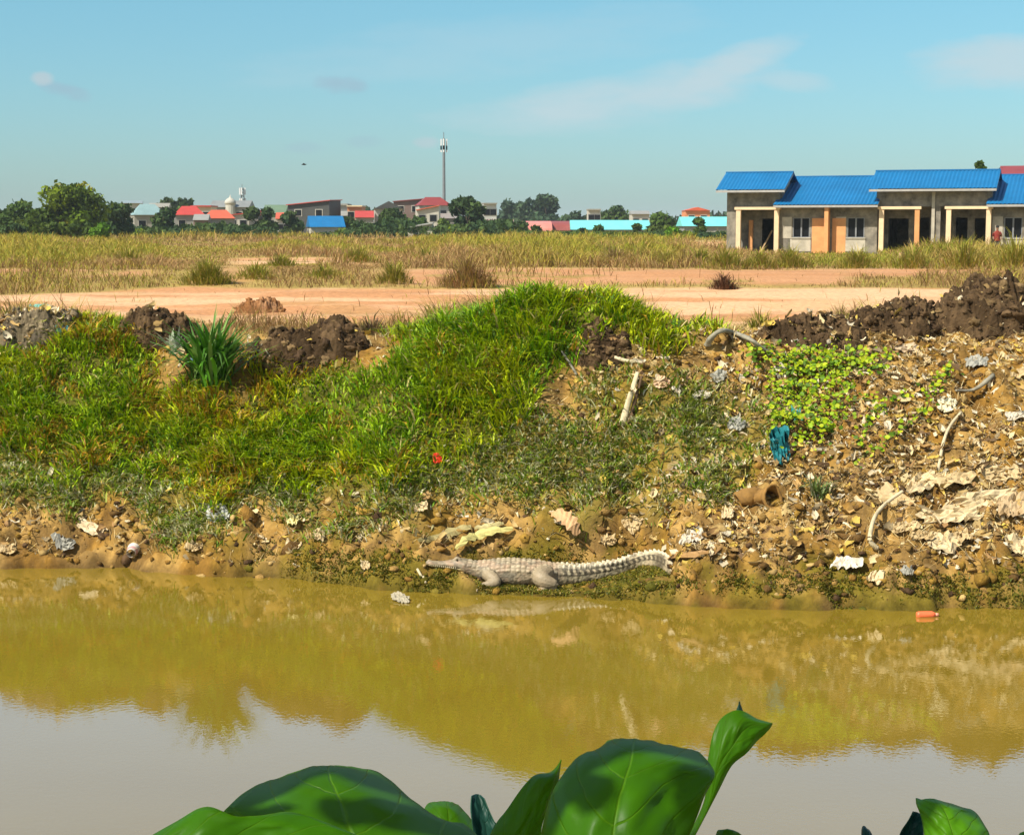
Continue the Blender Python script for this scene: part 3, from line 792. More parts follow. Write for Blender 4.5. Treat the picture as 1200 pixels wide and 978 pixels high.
# ------------------------------------------------------------------ trees
bark = mat('bark', (0.13, 0.095, 0.06), 0.95, 0.3, 6)
crown_m = vmat('tree_leaves', rough=0.7, trans=0.22, spec=0.15)
def crown_mesh(name, wd, hg, n, leaf, pal, lumps, parent, z0, dep=None, seed=0):
    rg = np.random.default_rng(seed); dep = dep or wd * 0.8
    ph = rg.uniform(0, 6.283, lumps); rr = np.sqrt(rg.random(lumps)) * 0.72; zz = rg.uniform(0.12, 0.86, lumps)
    env = np.sqrt(np.clip(1 - ((zz - 0.42) / 0.62) ** 2, 0.05, 1))
    cx = np.cos(ph) * rr * env * wd / 2; cy = np.sin(ph) * rr * env * dep / 2; cz = zz * hg * 0.95
    lr = rg.uniform(0.16, 0.30, lumps) * min(wd, hg * 1.3)
    lr = np.minimum(lr, np.maximum(hg - cz, 0.14 * hg))
    lc = rg.integers(0, len(pal), lumps); br = rg.uniform(0.75, 1.25, lumps)
    k = rg.choice(lumps, n, p=lr ** 2 / (lr ** 2).sum())
    d = rg.normal(0, 1, (n, 3)); d /= np.linalg.norm(d, axis=1)[:, None]
    rad = lr[k] * rg.uniform(0.55, 1.08, n) * np.where(rg.random(n) < .06, 1.2, 1)
    P = np.stack([cx[k], cy[k], cz[k]], 1) + d * rad[:, None] * np.array([1, 1, 0.8])
    P[:, 2] = np.maximum(P[:, 2], 0.05) + z0
    t1 = rg.normal(0, 1, (n, 3)); t1 /= np.linalg.norm(t1, axis=1)[:, None]
    t2 = np.cross(t1, d + rg.normal(0, .5, (n, 3))); t2 /= np.linalg.norm(t2, axis=1)[:, None] + 1e-9
    sz = leaf * rg.uniform(0.6, 1.4, n)[:, None]
    v = np.stack([P - t1 * sz, P + t2 * sz * .6, P + t1 * sz, P - t2 * sz * .6], 1).reshape(-1, 3)
    f = np.arange(4 * n).reshape(-1, 4)
    c = np.array(pal)[lc[k]] * (br[k] * rg.uniform(0.8, 1.2, n))[:, None]
    return np_mesh(name, v, [f], crown_m, parent, colors=np.repeat(c, 4, 0))
GREEN = [(0.065, 0.11, 0.016), (0.05, 0.09, 0.016), (0.085, 0.125, 0.016)]
DARK = [(0.045, 0.080, 0.022), (0.034, 0.066, 0.02), (0.058, 0.095, 0.022)]
OLIVE = [(0.12, 0.17, 0.004), (0.08, 0.13, 0.005), (0.22, 0.21, 0.004), (0.05, 0.085, 0.006)]
LIME = [(0.11, 0.23, 0.008), (0.08, 0.18, 0.008)]
BLUISH = [(0.045, 0.085, 0.040), (0.055, 0.095, 0.040), (0.038, 0.070, 0.035)]  # haze over the far trees is mixed into these leaf colours
def tree(label, px, ptop, wpx, Y, pal, trunk=0.12, pbase=None, group='trees along the edge of the plain', name='tree', cat='tree', zoff=0.0):
    b = at_y(px, 300, Y); gz = GZ(b.x, Y) + zoff
    wd = wpx / F_PX * Y
    if pbase is not None: gz = min(gz, at_y(px, pbase, Y).z)
    hg = at_y(px, ptop, Y).z - gz
    root = empty(name, (b.x, Y, gz), label, cat, group)
    th = hg * trunk
    seed = random.randrange(10 ** 6)
    n = int(min(6500, max(350, wpx * hg * F_PX / Y * 1.15)))
    crown_mesh('crown', wd, hg - th, n, 3.0 / F_PX * Y, pal, max(6, int(wpx / 4.5)), root, th, seed=seed)
    rt = max(0.08, wd * 0.022)
    tb = MB().tube([(0, 0, -.2), (0.02 * wd, 0, hg * .22), (-0.01 * wd, 0, hg * .45), (0.0, 0, hg * .78)], [rt * 1.5, rt, rt * .75, rt * .25], 7)
    for k in range(4):
        an = k * 1.6 + seed % 7; q = 0.30 * wd
        tb.tube([(0, 0, hg * (.25 + .06 * k)), (math.cos(an) * q * .5, math.sin(an) * q * .5, hg * (.42 + .06 * k)), (math.cos(an) * q, math.sin(an) * q, hg * (.55 + .07 * k))], [rt * .6, rt * .4, rt * .12], 5)
    tb.build('trunk', bark, root, smooth=True)
    return root
G_L = 'trees at the left edge of the plain'
tree('broad olive-green tree, tallest of the trees on the far left', 85, 212, 96, 235, OLIVE, 0.06, group=G_L)
tree('dark tree at the left edge of the picture, left of the big olive tree', 20, 233, 62, 250, GREEN, 0.05, group=G_L)
tree('small dark tree cut by the left frame edge', -22, 240, 60, 255, DARK, 0.05, group=G_L)
tree('dark green tree leaning against the right side of the big olive tree', 136, 232, 50, 255, DARK, 0.05, group=G_L)
tree('bright lime bush at the foot of the big olive tree', 122, 261, 36, 205, LIME, 0.02, group=G_L, name='bush', cat='bush')
tree('rounded dark bush under the left part of the olive tree', 62, 260, 50, 215, GREEN, 0.02, group=G_L, name='bush', cat='bush')
tree('low mid-green bush under the right half of the olive tree', 96, 259, 36, 212, GREEN, 0.02, group=G_L, name='bush', cat='bush')
tree('low dark bush at the far left under the edge trees', 14, 262, 50, 218, DARK, 0.02, group=G_L, name='bush', cat='bush')
tree('dark tree in front of the teal-grey roofed house', 190, 242, 34, 290, DARK, 0.06)
tree('low dark shrub right of the tree by the teal-grey roof', 216, 263, 40, 290, DARK, 0.03, name='bush', cat='bush')
tree('wide dark treetop behind the teal-grey roof', 202, 230, 56, 420, DARK, 0.1)
tree('slim pointed conifer above the red roofs on the left', 224.5, 227, 6, 420, DARK, 0.05)
tree('tiny dark tree below the orange-red hipped roof', 262, 256, 16, 300, DARK, 0.1)
tree('round dark tree left of the small red-roofed house', 306, 242, 44, 300, DARK, 0.06)
tree('dark tree right of the small red-roofed house', 348, 244, 30, 300, DARK, 0.06)
tree('dark tree directly right of the bright blue roof', 411, 244, 32, 300, DARK, 0.05)
tree('dense dark tree below the black gabled roof', 457, 243, 42, 300, DARK, 0.05)
tree('low green tree left of the pale lean-to shed', 486, 252, 28, 305, GREEN, 0.05)
tree('green shrub at the plain edge below the black gable', 449, 264, 18, 280, LIME, 0.02, name='bush', cat='bush')
tree('dark free-standing tree with a visible trunk right of the mast', 547, 230, 46, 290, DARK, 0.22)
tree('low dark tree between the mast and the shed', 518, 254, 24, 300, GREEN, 0.05)
tree('hazy bluish tree group, highest right of centre', 640, 226, 46, 560, BLUISH, 0.05)
tree('lower hazy bluish tree left of the highest hazy one', 606, 233, 52, 570, BLUISH, 0.05)
tree('small dark tree left of the long red roof', 606, 258, 26, 300, DARK, 0.06)
tree('small bush in front of the arched end of the red roof', 628, 265, 14, 280, GREEN, 0.05, name='bush', cat='bush')
tree('hazy low tree left of the white block over turquoise roof', 676, 246, 36, 480, BLUISH, 0.05)
tree('broad dark tree behind the middle of the turquoise roof', 716, 240, 50, 430, DARK, 0.05)
tree('narrow hazy tree above the right end of the turquoise roof', 746, 243, 16, 470, BLUISH, 0.05)
tree('dark bushy tree at the right end of the long turquoise roof', 778, 246, 38, 300, GREEN, 0.04)
tree('small bright green bush standing out on the plain left of the terrace', 790, 266, 24, 230, LIME, 0.02, name='bush', cat='bush')
tree('green tree in front of the short turquoise roof', 818, 254, 20, 280, GREEN, 0.08)
tree('dark tree beside the orange house near the terrace wall', 843, 242, 22, 420, DARK, 0.05)
tree('round bush before the left end of the long turquoise roof', 681, 267, 18, 285, DARK, 0.03, name='bush', cat='bush')
tree('bush with a thin top before the long turquoise roof', 702, 260, 14, 285, GREEN, 0.06, name='bush', cat='bush')
tree('small round tree before the right part of the turquoise roof', 746, 262, 11, 285, GREEN, 0.3)
tree('feathery treetop rising behind the blue roofs', 1147, 184, 20, 150, GREEN, 0.55, group='treetops behind the terrace')
tree('thin sprig of a treetop just left of the red roof', 1168, 187, 9, 150, GREEN, 0.6, group='treetops behind the terrace')
# scrub hedge along the far edge of the plain
n = 22000; rg = np.random.default_rng(6)
tx = rg.uniform(-0.34, 0.13, n); Yh = rg.uniform(262, 296, n); X = tx * Yh
Hm = (0.4 + 5.0 * np.clip(fbm(X * 0.09, X * 0 + 2, 165, 4) - .30, 0, 1)) * np.where(tx > 0.0, 0.34, 1)
P = np.stack([X, Yh, 2.55 + Hm * rg.random(n)], 1)
t1 = rg.normal(0, 1, (n, 3)); t2 = rg.normal(0, 1, (n, 3)); s_ = rg.uniform(0.18, 0.5, (n, 1))
t1 /= np.linalg.norm(t1, axis=1)[:, None]; t2 /= np.linalg.norm(t2, axis=1)[:, None]
v = np.stack([P - t1 * s_, P + t2 * s_, P + t1 * s_, P - t2 * s_], 1).reshape(-1, 3)
c = np.array(GREEN + DARK + OLIVE[:1])[np.clip((fbm(X * .15, X * 0, 170, 3) * 9).astype(int) % 7, 0, 6)] * rg.uniform(.8, 1.2, (n, 1))
o = np_mesh('scrub', v, [np.arange(4 * n).reshape(-1, 4)], crown_m, colors=np.repeat(c, 4, 0))
tag(o, 'low green scrub running along the far edge of the plain before the village', 'scrub', kind='stuff')
# distant wood
n = 9000; rg = np.random.default_rng(5)
X = rg.uniform(-330, 330, n); Yw = rg.uniform(600, 660, n)
Hm = 3.0 + 6.5 * fbm(X * 0.02, X * 0, 160, 4) ** 1.3
P = np.stack([X, Yw, 2.6 + Hm * rg.random(n) ** 0.7], 1)
t1 = rg.normal(0, 1, (n, 3)); t2 = rg.normal(0, 1, (n, 3)); s_ = rg.uniform(0.8, 1.7, (n, 1))
t1 /= np.linalg.norm(t1, axis=1)[:, None]; t2 /= np.linalg.norm(t2, axis=1)[:, None]
v = np.stack([P - t1 * s_, P + t2 * s_, P + t1 * s_, P - t2 * s_], 1).reshape(-1, 3)
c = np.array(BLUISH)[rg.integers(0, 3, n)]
o = np_mesh('distant_wood', v, [np.arange(4 * n).reshape(-1, 4)], crown_m, colors=np.repeat(c, 4, 0))
tag(o, 'low far-off line of hazy trees along the horizon', 'wood', kind='stuff')

# ------------------------------------------------------------------ village houses
HM = {}
def hm(rgb, rough=0.8, var=0.12):
    if rgb not in HM: HM[rgb] = mat('painted_%d' % len(HM), rgb, rough, var, 0.6)
    return HM[rgb]
WHITE = (0.42, 0.40, 0.34); CREAM = (0.62, 0.50, 0.30); GREY = (0.24, 0.24, 0.22); PALEG = (0.26, 0.25, 0.21); DGREY = (0.06, 0.062, 0.06); BROWN = (0.17, 0.12, 0.10)
RED = (0.42, 0.05, 0.035); DRED = (0.22, 0.035, 0.03); ORED = (0.52, 0.10, 0.045); TEAL = (0.20, 0.30, 0.30); GGRN = (0.12, 0.18, 0.11); BLUE = (0.006, 0.13, 0.31); TURQ = (0.16, 0.55, 0.53); PINK = (0.55, 0.20, 0.16); ORG = (0.55, 0.22, 0.10)
def house(label, x0, x1, top, eave, base, Y, roof, wallc, roofc, yaw=0.0, dep=8.0, nwin=2, group='village houses beyond the plain', sidec=None):
    a = at_y((x0 + x1) / 2, 270, Y); S = Y / F_PX
    gz = GZ(a.x, Y); wd = (x1 - x0) * S
    ze = at_y(x0, eave, Y).z - gz; zt = at_y(x0, top, Y).z - gz
    name = 'house'
    root = empty(name, (a.x, Y, gz), label, 'house', group, rz=yaw)
    hw = wd / 2 * 0.94; hd = dep / 2
    wl = MB().box(-hw, hw, -hd, hd, -0.3, ze)
    wl_o = wl.build('wall', hm(wallc), root)
    rf = MB(); o_ = wd / 2; q = hd + 0.5; th = 0.15
    if roof == 'gable':      # ridge along x
        vs = [(-o_, -q, ze), (o_, -q, ze), (o_, q, ze), (-o_, q, ze), (-o_, 0, zt), (o_, 0, zt)]
        fs = [(0, 1, 5, 4), (2, 3, 4, 5), (1, 2, 5), (3, 0, 4), (0, 3, 2, 1)]
    elif roof == 'front':    # gable end towards the camera
        vs = [(-o_, -q, ze), (o_, -q, ze), (o_, q, ze), (-o_, q, ze), (0, -q, zt), (0, q, zt)]
        fs = [(0, 1, 4), (1, 2, 5, 4), (2, 3, 5), (3, 0, 4, 5), (0, 3, 2, 1)]
    elif roof == 'hip':
        r_ = o_ * 0.45
        vs = [(-o_, -q, ze), (o_, -q, ze), (o_, q, ze), (-o_, q, ze), (-r_, 0, zt), (r_, 0, zt)]
        fs = [(0, 1, 5, 4), (2, 3, 4, 5), (1, 2, 5), (3, 0, 4), (0, 3, 2, 1)]
    elif roof == 'arch':
        m_ = 10; vs = []; fs = []
        for i in range(m_ + 1):
            an = math.pi * i / m_
            for xx_ in (-o_, o_): vs.append((xx_, -q * math.cos(an), ze + (zt - ze) * math.sin(an)))
        fs = [(2 * i, 2 * i + 1, 2 * i + 3, 2 * i + 2) for i in range(m_)] + [tuple(range(0, 2 * m_ + 2, 2))[::-1], tuple(range(1, 2 * m_ + 2, 2))]
    elif roof == 'mono':
        vs = [(-o_, -q, ze), (o_, -q, zt - 0.2), (o_, q, zt), (-o_, q, ze + .1), (-o_, -q, ze - th), (o_, -q, zt - .2 - th), (o_, q, zt - th), (-o_, q, ze + .1 - th)]
        fs = [(0, 1, 2, 3), (4, 7, 6, 5), (0, 4, 5, 1), (1, 5, 6, 2), (2, 6, 7, 3), (3, 7, 4, 0)]
        wl_o.data.vertices[4].co.z = ze - .1; wl_o.data.vertices[7].co.z = ze - .1
        wl_o.data.vertices[5].co.z = zt - .3; wl_o.data.vertices[6].co.z = zt - .15
    else:                    # flat slab
        vs = None; rf.box(-o_, o_, -q, q, ze, zt)
    if vs: rf.add(vs, fs)
    rf.build('roof', hm(roofc, 0.55), root)
    hwin = min(1.3, ze * 0.3)
    for k in range(nwin):
        cx = -hw + 2 * hw * (k + 0.5) / nwin
        fr = MB().box(cx - .75, cx + .75, -hd - .06, -hd - .004, ze - 1.0 - hwin, ze - .9).build('window', hm(WHITE if wallc != WHITE else GREY), root)
        MB().box(cx - .62, cx + .62, -hd - .09, -hd - .062, ze - .9 - hwin, ze - 1.02).build('pane', darkglass, fr)
    return root
house('white-walled house with a flat blue-edged roof beside the left trees', 143, 168, 235.5, 238.5, 262, 330, 'flat', WHITE, (0.35, 0.45, 0.55), 0.2)
house('house with a teal-grey hipped roof right of the left trees', 155, 192, 239, 252, 276, 310, 'hip', PALEG, TEAL, 0.3)
house('grey low house with a red hipped roof left of the cream wall', 204, 240, 241.5, 252, 276, 330, 'hip', GREY, RED, 0.2)
house('cream flat-roofed house between two red roofs', 228, 252, 241, 242.5, 262, 345, 'flat', CREAM, RED, 0, 7)
house('long low house with an orange-red hipped roof', 238, 276, 246, 256, 276, 320, 'hip', PALEG, ORED, 0.15)
house('wide grey-roofed hall below the white dome', 250, 296, 235, 243, 262, 380, 'gable', GREY, (0.20, 0.21, 0.20), 0)
house('pale house with a narrow red awning roof below the dome', 270, 296, 248, 252, 272, 335, 'mono', WHITE, RED, 0)
house('low house under a dull green roof behind the small red one', 311, 338, 240, 250, 268, 370, 'gable', PALEG, GGRN, 0)
house('small white house with a bright red roof between dark trees', 324, 342, 249, 256.5, 276, 320, 'gable', WHITE, ORED, 0.1)
house('big two-storey grey house with a low red roof', 343, 395, 233.5, 240, 268, 340, 'mono', DGREY, RED, -0.15, 9)
house('small white flat-roofed block right of the two-storey grey house', 392, 410, 239, 241, 262, 360, 'flat', WHITE, PALEG, 0)
house('house with the bright blue pitched roof in the village', 361, 402, 253, 266, 277, 300, 'gable', WHITE, BLUE, 0.2, 8, 3)
house('peach-walled flat-roofed house left of the black gable', 409, 427, 241, 242.5, 268, 345, 'flat', ORG, CREAM, 0)
house('pale small house under a red roof right of the blue roof', 416, 438, 247, 255, 276, 330, 'gable', PALEG, RED, 0.1)
house('pale house under a black gabled roof', 438, 472, 236, 245, 268, 335, 'front', WHITE, DGREY, 0.1)
house('house with a brown-red flat-pitched roof behind the black gable', 462, 497, 232, 236, 262, 360, 'mono', BROWN, DRED, 0)
house('tall house with the dark red hipped roof beside the mast', 488, 527, 231, 241, 262, 350, 'hip', WHITE, DRED, 0.15)
house('white house under an orange-red lean-to roof in front of the dark red one', 489, 516, 239.5, 246, 266, 335, 'mono', WHITE, ORED, 0)
house('pale lean-to shed with a sloping top at the edge of the plain', 478, 508, 260, 266, 278, 270, 'mono', (0.48, 0.46, 0.36), PALEG, 0, 5, 1)
house('tall white-grey block behind the free-standing tree', 562, 578, 238, 239.5, 270, 350, 'flat', (0.5, 0.5, 0.47), PALEG, 0.2)
house('low house with a dull brown roof right of the free-standing tree', 563, 602, 257, 269, 278, 320, 'gable', GREY, (0.25, 0.16, 0.14), 0)
house('long low hall with an arched red roof', 612, 645, 259, 271, 277, 320, 'arch', WHITE, PINK, 0.05, 9, 1)
house('dark red arched hall joined to the right of the pinkish one', 641, 674, 259, 270, 277, 324, 'arch', WHITE, (0.24, 0.06, 0.05), 0, 9, 1)
house('long market hall with a turquoise roof', 668, 760, 258, 269, 275, 320, 'gable', GREY, TURQ, 0.0, 12, 6)
house('white block peeping over the trees behind the turquoise hall', 688, 703, 245, 246.5, 262, 400, 'flat', WHITE, PALEG, 0)
house('white house with a grey roof above the right end of the turquoise hall', 738, 760, 247, 251, 262, 390, 'gable', WHITE, GREY, 0)
house('short turquoise-roofed hall next to the terrace', 796, 862, 254, 265, 275, 320, 'gable', GREY, TURQ, 0, 12, 4)
house('orange upper-storey house above the short turquoise roof', 800, 830, 243, 247, 262, 370, 'front', ORG, ORED, 0)
house('house behind the terrace with only its dark red roof showing', 1172, 1260, 194, 206, 280, 150, 'gable', PALEG, DRED, -0.3, 8, 0, group='houses behind the terrace')
house('small dark-roofed house left of the orange-red hipped roof', 228, 246, 251, 258, 276, 310, 'gable', BROWN, GREY, 0.1, 6)
house('low white house under a grey sheet roof between the two-storey house and the peach wall', 398, 420, 247, 253, 276, 350, 'gable', WHITE, GREY, 0.0, 6)
house('little red-roofed house behind the trees right of the dome', 292, 312, 246, 252, 270, 390, 'hip', PALEG, DRED, 0.1, 6)
house('low grey-roofed house directly below the mast', 516, 536, 250, 256, 276, 345, 'gable', PALEG, (0.25, 0.22, 0.2), 0.0, 6)
house('pale low house between the free-standing tree and the brown roof', 552, 570, 258, 264, 277, 310, 'mono', WHITE, PALEG, 0.0, 5, 1)
house('small white house with a rusty roof at the left end of the pinkish hall', 598, 616, 262, 268, 277, 315, 'gable', WHITE, (0.3, 0.13, 0.09), 0.0, 6, 1)
house('grey house with a pale roof far behind the big teal-roofed one', 176, 200, 238, 243, 262, 400, 'gable', GREY, PALEG, 0.1, 6)
# domed turret, antenna mast, tall mast, pylon
dr = empty('dome', (at_y(270.5, 270, 376).x, 376, 2.6), 'white onion dome on a short drum above the red roofs', 'dome')
dz = at_y(270, 240, 376).z - 2.6
MB().tube([(0, 0, 0), (0, 0, dz)], 1.1, 14).build('drum', hm(WHITE), dr)
MB().tube([(0, 0, dz + .01), (0, 0, dz + .4), (0, 0, dz + .9), (0, 0, dz + 1.3), (0, 0, dz + 1.6), (0, 0, dz + 2.2)], [1.1, 1.3, 1.15, .7, .2, .04], 16).build('cupola', hm(WHITE), dr, smooth=True)
steel = mat('galvanised_steel', (0.16, 0.18, 0.19), 0.6, 0.15)
lightst = mat('pale_antenna', (0.65, 0.66, 0.66), 0.5, 0.1)
def mast(label, px, ptop, Y, rad, ants, wide=0.0, name='mast'):
    a = at_y(px, 270, Y); gz = GZ(a.x, Y); hgt = at_y(px, ptop, Y).z - gz
    root = empty(name, (a.x, Y, gz), label, 'mast')
    mb = MB()
    if wide:
        for k in range(3):
            an = k * 2.094; c_, s2 = math.cos(an), math.sin(an)
            mb.tube([(c_ * wide, s2 * wide, -.3), (c_ * wide * .35, s2 * wide * .35, hgt * .93)], rad, 5)
        for i in range(14):
            z0, z1 = hgt * .93 * i / 14, hgt * .93 * (i + 1) / 14
            f0, f1 = wide * (1 - .65 * i / 14), wide * (1 - .65 * (i + 1) / 14)
            for k in range(3):
                a0, a1 = (k + i) % 3 * 2.094, (k + i + 1) % 3 * 2.094
                mb.tube([(math.cos(a0) * f0, math.sin(a0) * f0, z0), (math.cos(a1) * f1, math.sin(a1) * f1, z1)], rad * .6, 4)
    else:
        mb.tube([(0, 0, -.3), (0, 0, hgt * .5), (0, 0, hgt * .94)], [rad * 1.3, rad, rad * .8], 8)
    mb.build('pole', steel, root)
    MB().tube([(0, 0, hgt * .9), (0, 0, hgt)], .07, 6).build('lightning_rod', steel, root)
    for (dz_, ln) in ants:
        for k in range(3):
            an = k * 2.094 + .5; r_ = max(rad, wide * .4) + .35
            MB().box(math.cos(an) * r_ - .14, math.cos(an) * r_ + .14, math.sin(an) * r_ - .12, math.sin(an) * r_ + .12, hgt * dz_ - ln, hgt * dz_).build('antenna', lightst, root)
    return root
mast('tall slender grey communications mast standing above the village', 520.5, 155, 350, 0.30, [(0.935, 2.2), (0.87, 1.3)])
mast('short white antenna tower behind the dome', 284.5, 216, 400, 0.12, [(0.93, 1.6), (0.72, 1.4)], 0.9)
# bird in flight
bl = at_y(356, 193, 120)
br_ = empty('bird', bl, 'tiny dark bird gliding in the empty sky left of the mast', 'bird')
MB().tube([(-.17, 0, 0), (-.06, 0, .01), (.06, 0, .01), (.15, 0, .015), (.2, 0, .01)], [.008, .045, .05, .03, .008], 8).build('body', hm((0.03, 0.03, 0.035)), br_, smooth=True)
for s_ in (-1, 1):
    MB().add([(-.05, s_ * .03, .02), (.07, s_ * .03, .02), (.05, s_ * .22, .09), (-.03, s_ * .22, .09), (-.06, s_ * .42, .06), (-.03, s_ * .22, .075), (.05, s_ * .22, .075)], [(0, 1, 2, 3), (3, 2, 4), (5, 4, 6)]).build('wing', hm((0.03, 0.03, 0.035)), br_)
# ------------------------------------------------------------------ soil heaps, clods, litter
import bmesh
def ico(sub):
    b = bmesh.new(); bmesh.ops.create_icosphere(b, subdivisions=sub, radius=1.0)
    v = np.array([q.co[:] for q in b.verts]); f = np.array([[q.index for q in p_.verts] for p_ in b.faces]); b.free(); return v, f
ICO1, ICF1 = ico(1); ICO2, ICF2 = ico(2); ICO3, ICF3 = ico(3)
def lumps(P, size, cols, rg, tv=ICO1, tf=ICF1, flat=0.75):
    n = len(P); m = len(tv)
    v = tv[None] * (1 + rg.normal(0, 0.30 if m < 100 else 0.02, (n, m, 1))) * size[:, None, None] * rg.uniform(0.6, 1.25, (n, 1, 3)) * np.array([1, 1, flat])
    a = rg.uniform(0, 6.283, n); ca, sa = np.cos(a)[:, None], np.sin(a)[:, None]
    x, y = v[..., 0] * ca - v[..., 1] * sa, v[..., 0] * sa + v[..., 1] * ca
    v = np.stack([x, y, v[..., 2]], -1) + P[:, None, :]
    f = (tf[None] + (np.arange(n) * m)[:, None, None]).reshape(-1, 3)
    return v.reshape(-1, 3), f, np.repeat(cols[:, None], m, 1).reshape(-1, 3)
heap_m = vmat('dug_soil', rough=0.95, spec=0.08, nscale=9.0, nvar=0.4, bump=0.04, bscale=24)
HEAP_PTS = []
def heap(name, label, cat, px, pbase, w, h, pal, dep=0.7, clod=0.09, ncl=120, seed=1, group=None, p=None):
    rg = np.random.default_rng(seed)
    c0 = p if p is not None else hit(px, pbase)
    s = c0.y / F_PX; W2 = w * s / 2; H = h * s; D = W2 * dep
    cy = c0.y + D * 0.6
    nu, nv = 150, 100
    uu, vv = np.meshgrid(np.linspace(-1.1, 1.1, nu), np.linspace(-1.1, 1.1, nv))
    ang = np.arctan2(vv, uu); rr = np.hypot(uu, vv) / (0.85 + 0.3 * vnoise(ang * 1.5 + 10, ang * 0 + seed, 200))
    prof_ = np.clip(1 - rr ** 2, 0, 1) ** 0.6
    x = c0.x + uu * W2; y = cy + vv * D
    bil = billow(x / clod * 0.28 + seed, y / clod * 0.28, 210, 3)
    z0 = terrain_z(x, y)
    z = z0 + prof_ * H * (0.45 + 0.9 * fbm(uu * 2.2 + seed, vv * 2.2, 215, 4)) + ((bil - 0.5) * clod * 2.2 + (billow(x / clod * 0.75, y / clod * 0.75 + seed, 212, 3) - .5) * clod * 1.5 + (vnoise(x / clod * 3, y / clod * 3, 213) - .5) * clod * .6) * np.clip(prof_ * 3, 0, 1) - 0.06 * (prof_ <= 0)
    pa = np.array(pal)
    cg = pa[0] * 0.8 + (pa[1] - pa[0]) * sstep(0.35, 0.65, fbm(x * 5, y * 5, 220, 3))[..., None]
    ii = np.arange(nu * nv).reshape(nv, nu)
    q = np.stack([ii[:-1, :-1], ii[:-1, 1:], ii[1:, 1:], ii[1:, :-1]], -1).reshape(-1, 4)
    ncl = int(ncl * 1.5)
    k = rg.choice(nu * nv, ncl, p=(prof_.ravel() > 0.05) / (prof_ > 0.05).sum())
    ncl_ = ncl; sz = clod * (0.12 + 0.75 * rg.random(ncl) ** 3.0)
    P = np.stack([x.ravel()[k], y.ravel()[k], z.ravel()[k] - sz * 0.45], 1)
    v2, f2, c2 = lumps(P, sz, pa[rg.integers(0, len(pa), ncl)] * rg.uniform(0.75, 1.25, (ncl, 1)), rg, ICO3, ICF3, 0.85)
    pr = np.repeat(P, len(ICO3), 0); dl = v2 - pr; szr = np.repeat(sz, len(ICO3))[:, None]
    q3 = lambda f_, sd_: (vnoise((pr[:, 0] * 31 + dl[:, 0] / szr[:, 0] * f_ + dl[:, 2] / szr[:, 0] * f_ * .7), (pr[:, 1] * 17 + dl[:, 1] / szr[:, 0] * f_ + dl[:, 2] / szr[:, 0] * f_ * .6), sd_) - .5)[:, None]
    v2 = pr + dl * (1 + 1.1 * q3(1.2, 230) + 0.8 * q3(2.9, 231) + .45 * q3(6.5, 232))
    o = np_mesh(name, np.concatenate([np.stack([x, y, z], -1).reshape(-1, 3), v2]), [q, f2 + nu * nv], heap_m, colors=np.concatenate([cg.reshape(-1, 3), c2]), loc=(c0.x, cy, c0.z))
    HEAP_PTS.append(np.stack([x, y, z], -1)[(prof_ > .12)]); return tag(o, label, cat, group)
DK = [(0.058, 0.036, 0.018), (0.115, 0.072, 0.036), (0.085, 0.052, 0.026), (0.18, 0.118, 0.055), (0.068, 0.042, 0.024)]
MX = [(0.10, 0.08, 0.055), (0.18, 0.14, 0.085), (0.25, 0.20, 0.12), (0.09, 0.075, 0.05)]
GD = 'dark dug soil heaps on the bank'
heap('soil_heap', 'dark brown clod heap behind the grass left of centre', 'soil heap', 358, 430, 150, 30, DK, 0.6, 0.10, 220, 3, GD)
heap('soil_heap', 'low dark soil heap behind the weeds left of the strap-leaved clump', 'soil heap', 182, 402, 110, 22, DK, 0.6, 0.08, 140, 4, GD)
heap('soil_heap', 'highest dark soil heap at the right edge of the bank', 'soil heap', 1164, 385, 130, 33, DK, 0.75, 0.11, 200, 5, GD)
heap('soil_heap', 'rounded dark soil heap just left of the highest one', 'soil heap', 1058, 394, 110, 30, DK, 0.7, 0.10, 190, 6, GD)
heap('soil_heap', 'long low dark soil heap right of the grey bent trunk', 'soil heap', 955, 402, 136, 20, DK, 0.5, 0.07, 220, 7, GD)
heap('soil_heap', 'small dark clods beside the grass mound above the split stake', 'soil heap', 708, 432, 70, 16, DK, 0.6, 0.07, 90, 8, GD)
heap('rubbish_heap', 'pale rubbish and soil heap at the left edge of the bank', 'rubbish heap', 30, 408, 120, 30, MX, 0.6, 0.09, 190, 9)
heap('earth_lump', 'reddish earth lump on the near edge of the dirt track', 'earth lump', 302, 366, 56, 13, [(0.28, 0.13, 0.05), (0.36, 0.19, 0.09), (0.16, 0.08, 0.04)], 0.6, 0.10, 50, 10, p=at_z(302, 366, 2.6))
heap('sand_pile', 'small pale sand pile in the tall grass before the terrace', 'sand pile', 1057, 306, 24, 10, [(0.6, 0.42, 0.26), (0.5, 0.33, 0.19)], 0.6, 0.12, 10, 11, p=at_z(1057, 309, 2.6))

